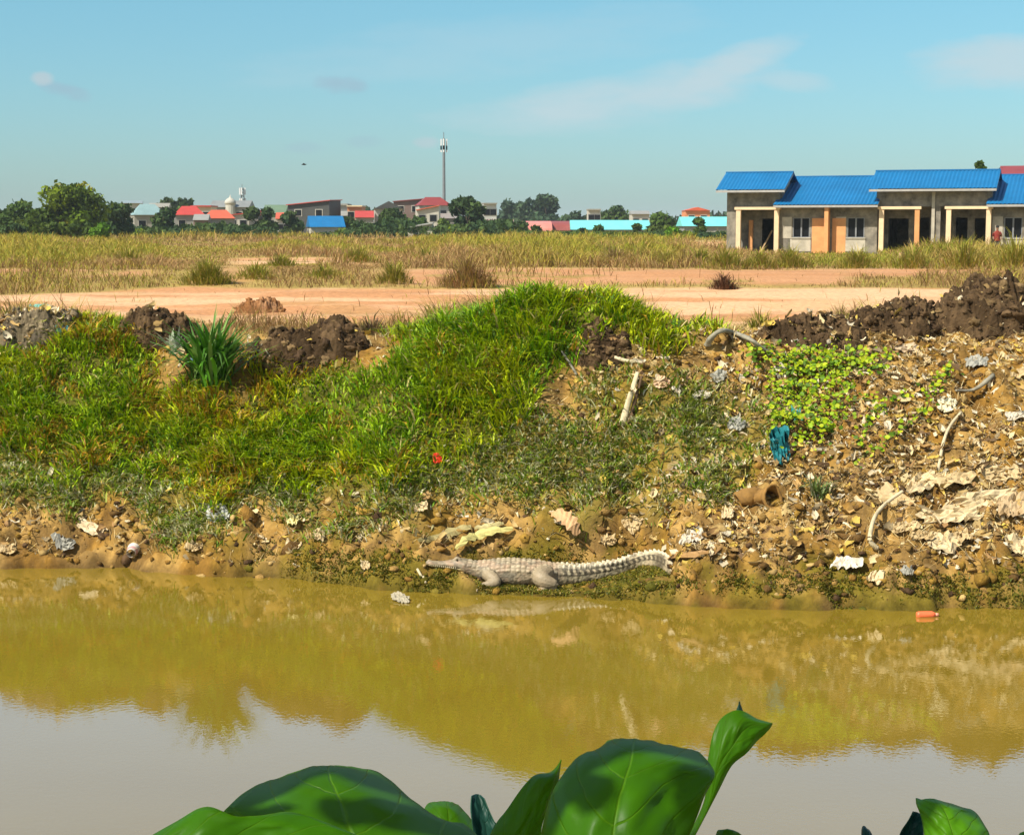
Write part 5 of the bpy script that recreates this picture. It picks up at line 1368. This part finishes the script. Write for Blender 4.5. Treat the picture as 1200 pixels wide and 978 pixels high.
for (px, pb, w, tp) in [(330, 313, 50, 292), (150, 309, 60, 286), (60, 306, 70, 284), (640, 312, 60, 286), (720, 310, 70, 284), (820, 312, 56, 284), (300, 331, 60, 306), (380, 330, 60, 308), (780, 312, 50, 288), (420, 308, 60, 284), (500, 308, 60, 286)]:
    bush('feathery olive bush among the dry grass of the open plain', px, pb, w, tp, OL if px % 40 else BR, 'bushes among the dry grass of the plain', 700)
for (px, pb, w, tp) in [(850, 316, 70, 284), (925, 315, 60, 284), (1005, 315, 60, 285), (1070, 316, 70, 282), (1130, 318, 70, 278), (1190, 320, 60, 270), (1240, 320, 60, 275), (890, 316, 50, 288)]:
    bush('feathery bush in the tall grass in front of the terrace', px, pb, w, tp, OL if px % 20 else BR, 'bushes in front of the terrace', 800)

# ------------------------------------------------------------------ crocodile
SPN = catmull(ctrl, 10)
def frames(S):
    T = np.gradient(S[:, :3], axis=0); T /= np.linalg.norm(T, axis=1)[:, None]
    side = np.cross(T, np.array([0, 0, 1.0])); side /= np.linalg.norm(side, axis=1)[:, None]   # points away from / towards the camera
    up = np.cross(side, T); return T, side, up
T_, S_, U_ = frames(SPN)
ncr = 28; vs = []; fs = []
for i, s in enumerate(SPN):
    for k in range(ncr):
        an = 2 * math.pi * k / ncr; cx, cz = math.cos(an), math.sin(an)
        e = 0.82
        x_ = abs(cx) ** e * (1 if cx > 0 else -1); z_ = abs(cz) ** e * (1 if cz > 0 else -1)
        if z_ < 0: z_ *= 0.88
        vs.append(s[:3] + S_[i] * x_ * s[4] + U_[i] * z_ * s[3])
for i in range(len(SPN) - 1):
    for k in range(ncr): fs.append((i * ncr + k, i * ncr + (k + 1) % ncr, (i + 1) * ncr + (k + 1) % ncr, (i + 1) * ncr + k))
fs.append(tuple(range(ncr))[::-1]); fs.append(tuple((len(SPN) - 1) * ncr + k for k in range(ncr)))
mb = MB().add(vs, fs)
def cpt(px, py, dy): return at_y(px, py, Y0 + dy)
def limb(pts, radii):
    A = catmull([(*p_, r_) for p_, r_ in zip(pts, radii)], 6); mb.tube([Vector(a[:3]) for a in A], list(A[:, 3]), 12)
# near front leg: shoulder, elbow drawn back, forearm forward, webbed foot
def toes(px, py, dy, dirs, ln, r0):
    for (a, b) in dirs:
        p0 = cpt(px, py, dy); p1 = p0 + Vector((a * ln * .55, b * ln * .55, .012)); p2 = p0 + Vector((a * ln, b * ln, -.012))
        mb.tube([p0, p1, p2], [r0, r0 * .85, r0 * .35], 7)
limb([cpt(568, 670, -.10), cpt(577, 677, -.24), cpt(581, 682, -.30), cpt(570, 685.5, -.33), cpt(562, 688.5, -.35), cpt(557, 691, -.37)], [.085, .078, .062, .050, .042, .034])
toes(560, 690, -.36, [(-1, .25), (-1, -.12), (-.85, -.5), (-.5, -.85), (-.1, -1)], .11, .016)
limb([cpt(640, 671, -.09), cpt(634, 676, -.24), cpt(639, 681, -.31), cpt(650, 686, -.31), cpt(641, 690, -.33), cpt(634, 692, -.36)], [.115, .115, .095, .062, .045, .038])
toes(637, 691.5, -.35, [(-1, .2), (-1, -.2), (-.8, -.6), (-.4, -.9)], .12, .017)
limb([cpt(570, 672, .10), cpt(577, 676, .26), cpt(568, 680, .33), cpt(556, 682, .36)], [.08, .07, .05, .035])
limb([cpt(640, 673, .09), cpt(634, 676, .27), cpt(646, 680, .34), cpt(634, 682, .38)], [.11, .10, .06, .04])
# eye ridge, brow and nostril bumps
for dy in (-.055, .055):
    mb.tube([cpt(531, 657, dy), cpt(535.5, 654.3, dy), cpt(540, 655.5, dy)], [.02, .034, .022], 10)
    mb.tube([cpt(500.5, 658, dy * .5), cpt(502.5, 656.3, dy * .5), cpt(506, 657.5, dy * .5)], [.012, .02, .014], 8)
raw = bpy.data.meshes.new('raw_body'); raw.from_pydata([tuple(v) for v in mb.v], [], mb.f); raw.update()
tmp = bpy.data.objects.new('raw_body', raw); COL.objects.link(tmp)
rm = tmp.modifiers.new('Remesh', 'REMESH'); rm.mode = 'VOXEL'; rm.voxel_size = 0.0095; rm.use_smooth_shade = True
sm_ = tmp.modifiers.new('Smooth', 'SMOOTH'); sm_.factor = 0.5; sm_.iterations = 3
dg = bpy.context.evaluated_depsgraph_get(); dg.update()
body = bpy.data.meshes.new_from_object(tmp.evaluated_get(dg)); body.name = 'body'
bpy.data.objects.remove(tmp); bpy.data.meshes.remove(raw)
nv = len(body.vertices); co = np.empty(nv * 3, np.float32); body.vertices.foreach_get('co', co); co = co.reshape(-1, 3).astype(float)
no = np.empty(nv * 3, np.float32); body.vertices.foreach_get('normal', no); no = no.reshape(-1, 3)
fine = catmull(ctrl, 40); fT, fS, fU = frames(fine)
arc = np.concatenate([[0], np.cumsum(np.linalg.norm(np.diff(fine[:, :3], axis=0), axis=1))])
bi = np.empty(nv, int)
for a in range(0, nv, 4000):
    d2 = ((co[a:a + 4000, None, :] - fine[None, :, :3]) ** 2).sum(-1); bi[a:a + 4000] = d2.argmin(1)
dv = co - fine[bi, :3]; ls = (dv * fS[bi]).sum(1) / fine[bi, 4]; lu = (dv * fU[bi]).sum(1) / fine[bi, 3]
rad = np.hypot(ls, lu); ang = np.arctan2(ls, lu)                     # 0 = top of the back
s_ = arc[bi]; total_len = arc[-1]; nearbody = 1 - sstep(1.18, 1.4, rad)
head = 1 - sstep(.42, .50, s_); i_hip = arc[np.argmin(np.abs(fine[:, 0] - cpt(648, 674, 0).x))]
tail = sstep(i_hip - .05, i_hip + .15, s_)
top = 1 - sstep(1.15, 1.5, np.abs(ang))
circ = ang * (fine[bi, 3] + fine[bi, 4]) * 0.5
per = 0.062
row = np.abs((s_ / per) % 1 - 0.5) * 2; lane = np.abs((circ / 0.058 + .5) % 1 - 0.5) * 2
sc_h = np.clip(1 - row ** 3, 0, 1) * np.clip(1 - lane ** 2, 0, 1)
disp = 0.013 * (0.55 + .9 * vnoise(np.floor(s_ / per), np.floor(circ / .058 + .5), 450)) * sc_h * top * nearbody * (1 - head) * (1 - tail * 0.4)
side_sc = (vnoise(s_ * 55, circ * 55, 400) - .5) * 0.007 * (1 - top) * nearbody * (1 - head)
# tail crest: paired saw-toothed keels joining into one towards the tip
tt = np.clip((s_ - i_hip) / (total_len - i_hip), 0, 1)
ka = 0.55 * (1 - sstep(.45, .62, tt))
saw = 1 - (s_ / 0.07) % 1
keel = np.exp(-((np.abs(ang) - ka) / (0.20 + .1 * tt)) ** 2) * nearbody * tail * (1 - sstep(.95, 1, tt))
disp = disp + side_sc + keel * (0.012 + 0.030 * saw)
# mouth line
hs = s_ / 0.45
mouth = np.exp(-((np.abs(ang) - (1.75 + .12 * np.sin(hs * 9)))/ 0.09) ** 2) * (1 - sstep(.40, .44, s_)) * sstep(.02, .05, s_) * nearbody
disp = disp - 0.014 * mouth + (vnoise(co[:, 0] * 60, co[:, 2] * 60 + co[:, 1] * 40, 410) - .5) * 0.004
co2 = co + no * disp[:, None]
body.vertices.foreach_set('co', co2.astype(np.float32).ravel())
base = np.array([0.30, 0.235, 0.145]); paleb = np.array([0.55, 0.46, 0.30]); grey = np.array([0.20, 0.175, 0.125]); drk = np.array([0.055, 0.045, 0.03]); mud = np.array([0.26, 0.17, 0.07])
cc = np.broadcast_to(base, (nv, 3)).copy()
nzv = fbm(co[:, 0] * 9, co[:, 2] * 14 + co[:, 1] * 8, 420, 3)
cc = mixv(cc, grey, sstep(.48, .7, nzv) * .6)
cc = mixv(cc, paleb, sc_h * top * nearbody * (.2 + .8 * sstep(.4, .62, fbm(co[:, 0] * 22, co[:, 2] * 22 + co[:, 1] * 22, 430, 2))) * .7 * (1 - head))
rosy = sstep(.5, .68, fbm(co[:, 0] * 13 + 4, co[:, 2] * 17 + co[:, 1] * 9, 440, 2)); cc = mixv(cc, np.array([0.42, 0.27, 0.17]), rosy * .5)
cc = mixv(cc, drk * 2.2, np.clip((1 - sc_h * 2.2), 0, 1) * top * nearbody * (1 - head) * .42)  # dark scute borders, deepened to stand in for shade in the creases
belly = sstep(2.0, 2.5, np.abs(ang)) * nearbody; cc = mixv(cc, paleb, belly * .7)
lower_jaw = sstep(1.8, 1.9, np.abs(ang)) * head * nearbody; cc = mixv(cc, np.array([0.58, 0.47, 0.22]), lower_jaw * .8)
# dark bars and cream gaps on the tail flank, pale keels
bar = sstep(.30, .60, np.abs(((s_ + .01 * np.sin(ang * 9)) / 0.085) % 1 - .5) * 2) * np.exp(-((np.abs(ang) - 1.1) / .42) ** 2) * tail * nearbody
lines = np.exp(-((np.abs(ang) - .82) / .07) ** 2) + np.exp(-((np.abs(ang) - 1.35) / .06) ** 2)
cc = mixv(cc, np.array([0.62, 0.54, 0.33]), tail * nearbody * .45 * (1 - sstep(1.9, 2.3, np.abs(ang))))
cc = mixv(cc, drk, np.clip(bar * .95 + lines * tail * nearbody * .95, 0, .95))
cc = mixv(cc, np.array([0.62, 0.55, 0.40]), np.clip(keel, 0, 1) * .8)
cc = mixv(cc, np.array([0.10, 0.08, 0.05]), sstep(.72, .80, tt) * (1 - sstep(.86, .90, tt)) * nearbody * .8 * (np.abs(ang) > .35))
cc = mixv(cc, np.array([0.40, 0.32, 0.20]), sstep(.88, .92, tt) * nearbody * .7)
cc = mixv(cc, grey * .8, sstep(1.1, 1.7, np.abs(ang)) * (1 - tail) * (1 - head) * sstep(.3, .55, fbm(co[:, 0] * 6, co[:, 2] * 9, 460, 3)) * .75)
cc = mixv(cc, mud * .8, (1 - sstep(.03, .13, co[:, 2])) * sstep(.25, .5, nzv) * .8)
blot = sstep(.54, .66, fbm(co[:, 0] * 16, co[:, 2] * 20 + co[:, 1] * 14, 470, 3)); cc = mixv(cc, drk * 2, blot * .6 * (1 - belly))
cc = mixv(cc, drk, mouth * .9)
cc = mixv(cc, np.array([0.30, 0.235, 0.145]), (rad > 1.25) * .8)
ca = body.color_attributes.new('Col', 'FLOAT_COLOR', 'POINT'); c4 = np.ones((nv, 4), np.float32); c4[:, :3] = cc; ca.data.foreach_set('color', c4.ravel())
body.materials.clear(); body.materials.append(vmat('crocodile_skin', rough=0.55, spec=0.35, nscale=40, nvar=.15, bump=.003, bscale=90))
body.polygons.foreach_set('use_smooth', np.ones(len(body.polygons), bool))
cx0 = cpt(615, 690, 0)
croc = empty('crocodile', (cx0.x, cx0.y, 0.03), 'large pale tan crocodile basking on the muddy waterline, head to the left', 'crocodile')
ob = bpy.data.objects.new('body', body); COL.objects.link(ob); ob.parent = croc; ob.location = (-cx0.x, -cx0.y, -0.03)
eye_m = mat('reptile_eye', (0.05, 0.04, 0.015), 0.1, 0.2, spec=.6); tooth_m = mat('tooth', (0.7, 0.62, 0.42), 0.4, .1)
for dy in (-.082, .082):
    q = cpt(535.5, 656.0, dy); b = MB().add([tuple(v * .017 + np.array(q)) for v in ICO2], [tuple(f) for f in ICF2]); e_ = b.build('eye', eye_m, croc, smooth=True); e_.location = (-cx0.x, -cx0.y, -.03)
tb = MB()
for i in range(14):
    j = int(np.argmin(np.abs(arc - (.05 + .024 * i)))); f_ = fine[j]
    for sg in (-1, 1):
        an = 1.72 * sg; q = f_[:3] + fS[j] * math.sin(an) * f_[4] * 1.0 + fU[j] * math.cos(an) * f_[3]
        tb.tube([q + np.array([0, 0, .004]), q + np.array([0, 0, -.016])], [.006, .002], 5)
te = tb.build('teeth', tooth_m, croc); te.location = (-cx0.x, -cx0.y, -.03)
# ------------------------------------------------------------------ broad-leaved plants on the near bank
def big_leaf_mat(name, base, vein, trans_col, tr=0.28):
    m = bpy.data.materials.new(name); m.use_nodes = True
    t = m.node_tree; p = t.nodes['Principled BSDF']; out = t.nodes['Material Output']
    uv = N(t, 'ShaderNodeUVMap', uv_map='UVMap'); s = N(t, 'ShaderNodeSeparateXYZ'); t.links.new(uv.outputs[0], s.inputs[0])
    au = M(t, 'ABSOLUTE', M(t, 'SUBTRACT', s.outputs[0], 0.5))
    c = N(t, 'ShaderNodeTexCoord'); nz_ = N(t, 'ShaderNodeTexNoise', i_Scale=22.0, i_Detail=5.0); t.links.new(c.outputs['Object'], nz_.inputs['Vector'])
    # side veins sweep up from the midrib
    ph = M(t, 'ADD', M(t, 'MULTIPLY', M(t, 'SUBTRACT', s.outputs[1], M(t, 'MULTIPLY', M(t, 'POWER', au, 1.2), 0.75)), 4.6), M(t, 'MULTIPLY', nz_.outputs[0], 0.25))
    fr = M(t, 'ABSOLUTE', M(t, 'SUBTRACT', M(t, 'FRACT', ph), 0.5))
    v1 = M(t, 'SUBTRACT', 1.0, M(t, 'DIVIDE', fr, 0.035), clamp=True)
    v2 = M(t, 'SUBTRACT', 1.0, M(t, 'DIVIDE', au, 0.014), clamp=True)
    ve = M(t, 'MAXIMUM', M(t, 'MULTIPLY', v1, 0.55), M(t, 'MULTIPLY', v2, 0.7))
    ed = M(t, 'MULTIPLY', M(t, 'SUBTRACT', au, 0.492), 120.0, clamp=True)
    ve2 = M(t, 'MAXIMUM', ve, ed)
    mr = N(t, 'ShaderNodeMapRange'); mr.inputs[3].default_value = .7; mr.inputs[4].default_value = 1.3; t.links.new(nz_.outputs[0], mr.inputs[0])
    mx = N(t, 'ShaderNodeMix', data_type='RGBA'); mx.inputs[6].default_value = (*base, 1); mx.inputs[7].default_value = (*vein, 1); t.links.new(M(t, 'MULTIPLY', ve2, 0.75), mx.inputs[0])
    ml = N(t, 'ShaderNodeMix', data_type='RGBA', blend_type='MULTIPLY'); ml.inputs[0].default_value = 1; t.links.new(mx.outputs[2], ml.inputs[6]); t.links.new(mr.outputs[0], ml.inputs[7])
    t.links.new(ml.outputs[2], p.inputs['Base Color']); p.inputs['Roughness'].default_value = 0.42; p.inputs['Specular IOR Level'].default_value = .18
    bp = N(t, 'ShaderNodeBump'); bp.inputs['Strength'].default_value = .7; bp.inputs['Distance'].default_value = .002
    bulge = M(t, 'MULTIPLY', M(t, 'POWER', M(t, 'MULTIPLY', fr, 2.0), 0.5), -0.4)
    t.links.new(M(t, 'ADD', M(t, 'SUBTRACT', M(t, 'MULTIPLY', nz_.outputs[0], .3), ve), M(t, 'MULTIPLY', bulge, -1.0)), bp.inputs['Height']); t.links.new(bp.outputs[0], p.inputs['Normal'])
    tr_ = N(t, 'ShaderNodeBsdfTranslucent'); tr_.inputs[0].default_value = (*trans_col, 1)
    ms = N(t, 'ShaderNodeMixShader'); ms.inputs[0].default_value = tr
    t.links.new(p.outputs[0], ms.inputs[1]); t.links.new(tr_.outputs[0], ms.inputs[2]); t.links.new(ms.outputs[0], out.inputs[0])
    return m
lm_dark = big_leaf_mat('broad_leaf', (0.040, 0.140, 0.001), (0.14, 0.30, 0.006), (0.40, 0.62, 0.002), 0.48)
lm_lime = big_leaf_mat('young_broad_leaf', (0.08, 0.24, 0.004), (0.17, 0.33, 0.02), (0.24, 0.48, 0.005), 0.4)
lm_teal = big_leaf_mat('leaf_underside', (0.012, 0.055, 0.040), (0.03, 0.09, 0.05), (0.03, 0.12, 0.05), 0.15)
stem_m = mat('leaf_stalk', (0.05, 0.13, 0.01), .45, .2, 8)
def leaf(rows, m, parent, origin, sub=9, wave=0.009, seed=0):
    """rows: (left, mid, right) each (px, py, distance); a smooth curved blade through them"""
    R_ = np.array([[tuple(at_y(px, py, d)) for (px, py, d) in r] for r in rows])      # rows,3,3
    flat_ = catmull(R_.reshape(len(rows), 9), sub).reshape(-1, 3, 3)
    nu = 33; us = np.linspace(-1, 1, nu); n = len(flat_)
    L, Mi, Rr = flat_[:, 0], flat_[:, 1], flat_[:, 2]
    P = np.empty((n, nu, 3))
    for k, u in enumerate(us):
        a = u * (u - 1) / 2; b = 1 - u * u; c = u * (u + 1) / 2
        P[:, k] = L * a + Mi * b + Rr * c
    g = np.linspace(0, 1, n)
    wv = (fbm(np.abs(us)[None] * 2.5 + seed + 0 * g[:, None], g[:, None] * 5 + us[None] * 0.7 + seed, 500, 3) - .5)
    wid = np.linalg.norm(L - Rr, axis=1)[:, None]
    P[..., 1] += wv * wave * 5 * np.clip(wid / .2, 0, 1)
    au_ = np.abs(us)[None] / 2; vf = (g[:, None] - .75 * au_ ** 1.2) * 4.6
    quilt = np.abs(vf % 1 - .5) * 2
    edge = np.clip(np.abs(us)[None] - .45, 0, 1) / .55
    sc_w = np.clip(wid / .2, 0.05, 1)
    P[..., 1] += ((1 - quilt ** 2) * -.007 * (1 - (1 - au_ * 2) ** 6) + np.sin(g[:, None] * 13 + us[None] * 2.1 + seed * 3) * .013 * edge ** 1.5) * sc_w
    P[..., 2] += np.sin(g[:, None] * 10 + us[None] * 1.3 + seed * 5) * .004 * edge ** 2 * sc_w
    ii = np.arange(n * nu).reshape(n, nu); q = np.stack([ii[:-1, :-1], ii[:-1, 1:], ii[1:, 1:], ii[1:, :-1]], -1).reshape(-1, 4)
    uv = np.stack([np.broadcast_to((us + 1) / 2, (n, nu)), np.broadcast_to(g[:, None], (n, nu))], -1).reshape(-1, 2)
    o = np_mesh('leaf', P.reshape(-1, 3) - np.array(origin), [q], m, parent, smooth=True, uv=uv)
    so = o.modifiers.new('Solidify', 'SOLIDIFY'); so.thickness = .0009
    return o, P[0, nu // 2]
def plant(label, leaves, foot, name='broad_leaved_plant', group='broad-leaved plants at the bottom of the picture'):
    gz = GZ(*foot); org = (foot[0], foot[1], gz)
    root = empty(name, org, label, 'plant', group)
    for i, (rows, m) in enumerate(leaves):
        o, b0 = leaf(rows, m, root, org, seed=i * 3.7 + foot[0] * 10)
        if len(rows) < 4: continue
        b = Vector(b0) - Vector(org)
        MB().tube([Vector((.02 * i - .03, 0, -.08)), b * .5 + Vector((.02, -.03, .05)), b + Vector((0, .005, .01))], [.010, .008, .0045], 8).build('stalk', stem_m, root, smooth=True)
    return root
def D(rows, d, dd=0.0, bulge=-0.03):
    """distance per row from d to d+dd, the midrib pulled towards the camera by bulge"""
    k = len(rows); return [tuple((px, py, d + dd * i / max(1, k - 1) + (bulge if j == 1 else 0)) for j, (px, py) in enumerate(r)) for i, r in enumerate(rows)]
plant('plant with a wide domed dark leaf, leftmost at the bottom', [
    (D([((250, 1070), (430, 1085), (590, 1065)), ((250, 990), (420, 1005), (575, 1000)), ((272, 940), (405, 955), (525, 950)), ((312, 914), (388, 920), (478, 925)), ((345, 900), (385, 899), (438, 904)), ((372, 897), (388, 896), (408, 896))], 1.42, .20, -.05), lm_dark),
    (D([((155, 990), (155, 1000), (158, 1010)), ((205, 962), (207, 1005), (212, 1040)), ((243, 947), (250, 1005), (258, 1060)), ((285, 953), (292, 1010), (300, 1070)), ((335, 951), (342, 1010), (348, 1070)), ((388, 962), (394, 1012), (398, 1055)), ((450, 990), (448, 1010), (446, 1025))], 1.36, .02, -.025), lm_dark),
    (D([((478, 1050), (530, 1060), (585, 1050)), ((486, 985), (527, 990), (566, 985)), ((497, 946), (525, 950), (551, 957)), ((508, 939), (523, 938), (537, 942))], 1.64, .08, -.02), lm_dark),
], (-0.14, 1.30))
plant('plant with a big upright heart leaf and a twisted pointed tip, in the bottom middle', [
    (D([((640, 1075), (718, 1090), (765, 1065)), ((633, 985), (716, 1002), (804, 985)), ((646, 926), (724, 936), (833, 916)), ((672, 893), (738, 896), (832, 890)), ((692, 876), (742, 874), (814, 880)), ((712, 867), (745, 865), (785, 873))], 1.40, .16, -.045), lm_dark),
    (D([((560, 1050), (602, 1060), (650, 1050)), ((573, 982), (606, 988), (634, 980)), ((594, 946), (622, 952), (645, 940)), ((622, 911), (640, 917), (654, 915)), ((645, 904), (651, 905), (656, 905)), ((657, 890), (657.5, 890), (658, 890))], 1.52, .06, -.015), lm_dark),
    (D([((556, 1050), (577, 1055), (600, 1050)), ((555, 980), (571, 984), (590, 980)), ((552, 948), (566, 952), (579, 962)), ((553, 932), (560, 930), (567, 936))], 1.60, .03, .01), lm_teal),
    (D([((796, 1000), (800, 1004), (804, 998)), ((824, 940), (830, 944), (838, 934)), ((829, 890), (842, 900), (858, 897)), ((839, 851), (860, 872), (878, 880)), ((863, 832), (876, 852), (893, 864)), ((888, 842), (895, 848), (902, 853)), ((904, 846.5), (905, 847), (905.5, 847.5))], 1.60, .06, -.012), lm_dark),
    (D([((852, 850), (860, 852), (868, 850)), ((861, 836), (866, 838), (872, 838)), ((866, 822), (866.5, 821.5), (867, 822))], 1.69, .0, -.004), lm_teal),
    (D([((832, 1020), (850, 1025), (872, 1018)), ((838, 978), (852, 976), (870, 980)), ((844, 973), (853, 971), (862, 974))], 1.50, .02, -.01), lm_dark),
], (0.06, 1.36))
plant('plant with a bright lime leaf in the bottom right corner', [
    (D([((1085, 1070), (1122, 1080), (1162, 1065)), ((1084, 990), (1120, 996), (1161, 988)), ((1079, 957), (1112, 962), (1152, 962)), ((1073, 940), (1103, 944), (1138, 949)), ((1074, 936), (1092, 935), (1115, 941))], 1.46, .05, -.02), lm_lime),
    (D([((1035, 1030), (1055, 1035), (1085, 1030)), ((1056, 976), (1066, 976), (1082, 980)), ((1071, 951), (1075, 951), (1082, 956))], 1.53, .02, .01), lm_teal),
    (D([((1005, 1030), (1018, 1035), (1035, 1030)), ((1009, 978), (1015, 980), (1023, 980)), ((1010, 968), (1013, 967), (1016, 970))], 1.50, .02, -.005), lm_teal),
    (D([((1170, 1040), (1205, 1045), (1240, 1035)), ((1186, 990), (1205, 993), (1226, 986)), ((1195, 975), (1204, 973), (1213, 976))], 1.50, .02, -.01), lm_lime),
], (0.36, 1.38))

# unseen leafy branch added to shade the plants, gaps let sun patches through
rg = np.random.default_rng(9); vs = []; fs = []
gaps = [(385, 908, 80), (795, 908, 60), (680, 965, 44), (1110, 965, 60), (440, 950, 26), (285, 965, 26), (625, 930, 24), (750, 930, 20), (870, 860, 30)]
org = Vector((-1.35, 0.55, 4.75))
cnt = 0
for px in range(120, 1200, 34):
    for py in range(815, 1010, 27):
        qx, qy = px + rg.normal(0, 10), py + rg.normal(0, 8)
        if any(math.hypot(qx - gx, (qy - gy) * 1.2) < gr_ + 26 for gx, gy, gr_ in gaps): continue
        if rg.random() < .30: continue
        c = at_y(qx, qy, 1.48) + SUN * rg.uniform(1.30, 1.55)
        a = Vector(rg.normal(0, 1, 3)); a = (a - SUN * a.dot(SUN)).normalized(); nrm = (SUN + Vector(rg.normal(0, .25, 3))).normalized(); b = nrm.cross(a).normalized()
        L = rg.uniform(.028, .040); b0 = len(vs)
        for t_ in np.linspace(-1, 1, 7):
            w_ = L * .52 * math.sqrt(max(0, 1 - t_ * t_)) * (1.1 - .25 * t_) + .0005
            m_ = c + a * t_ * L - nrm * (t_ * t_) * L * .25
            vs += [m_ - b * w_ + nrm * w_ * .3 - org, m_ - org, m_ + b * w_ + nrm * w_ * .3 - org]
        for r_ in range(6):
            for k in range(2): fs.append((b0 + r_ * 3 + k, b0 + r_ * 3 + k + 1, b0 + r_ * 3 + k + 4, b0 + r_ * 3 + k + 3))
br = empty('added_shade_branch', org, 'leafy branch added out of view to shade the foreground plants', 'branch')
np_mesh('foliage', np.array([tuple(v) for v in vs]), [np.array(fs)], leaf_m, br, colors=np.broadcast_to(np.array([0.05, 0.12, 0.01]), (len(vs), 3)), smooth=True)
MB().tube([(-1.2, -1.0, -.9), (-.5, -.4, -.2), (.1, .05, .05), (.7, .2, .12), (1.2, .3, .1), (1.55, .35, .05)], [.05, .04, .03, .02, .012, .005], 8).build('branch', bark, br, smooth=True)

# air over the plain
hz = bpy.data.materials.new('haze'); hz.use_nodes = True; t = hz.node_tree; t.nodes.clear()
o_ = N(t, 'ShaderNodeOutputMaterial'); pv = N(t, 'ShaderNodeVolumePrincipled'); pv.inputs['Density'].default_value = 0.00013; pv.inputs['Color'].default_value = (0.80, 0.90, 0.96, 1); pv.inputs['Anisotropy'].default_value = 0.0
t.links.new(pv.outputs[0], o_.inputs['Volume'])
hb = MB().box(-5200, 5200, -60, 5400, -3.5, 32).build('haze', hz); tag(hb, kind='stuff')
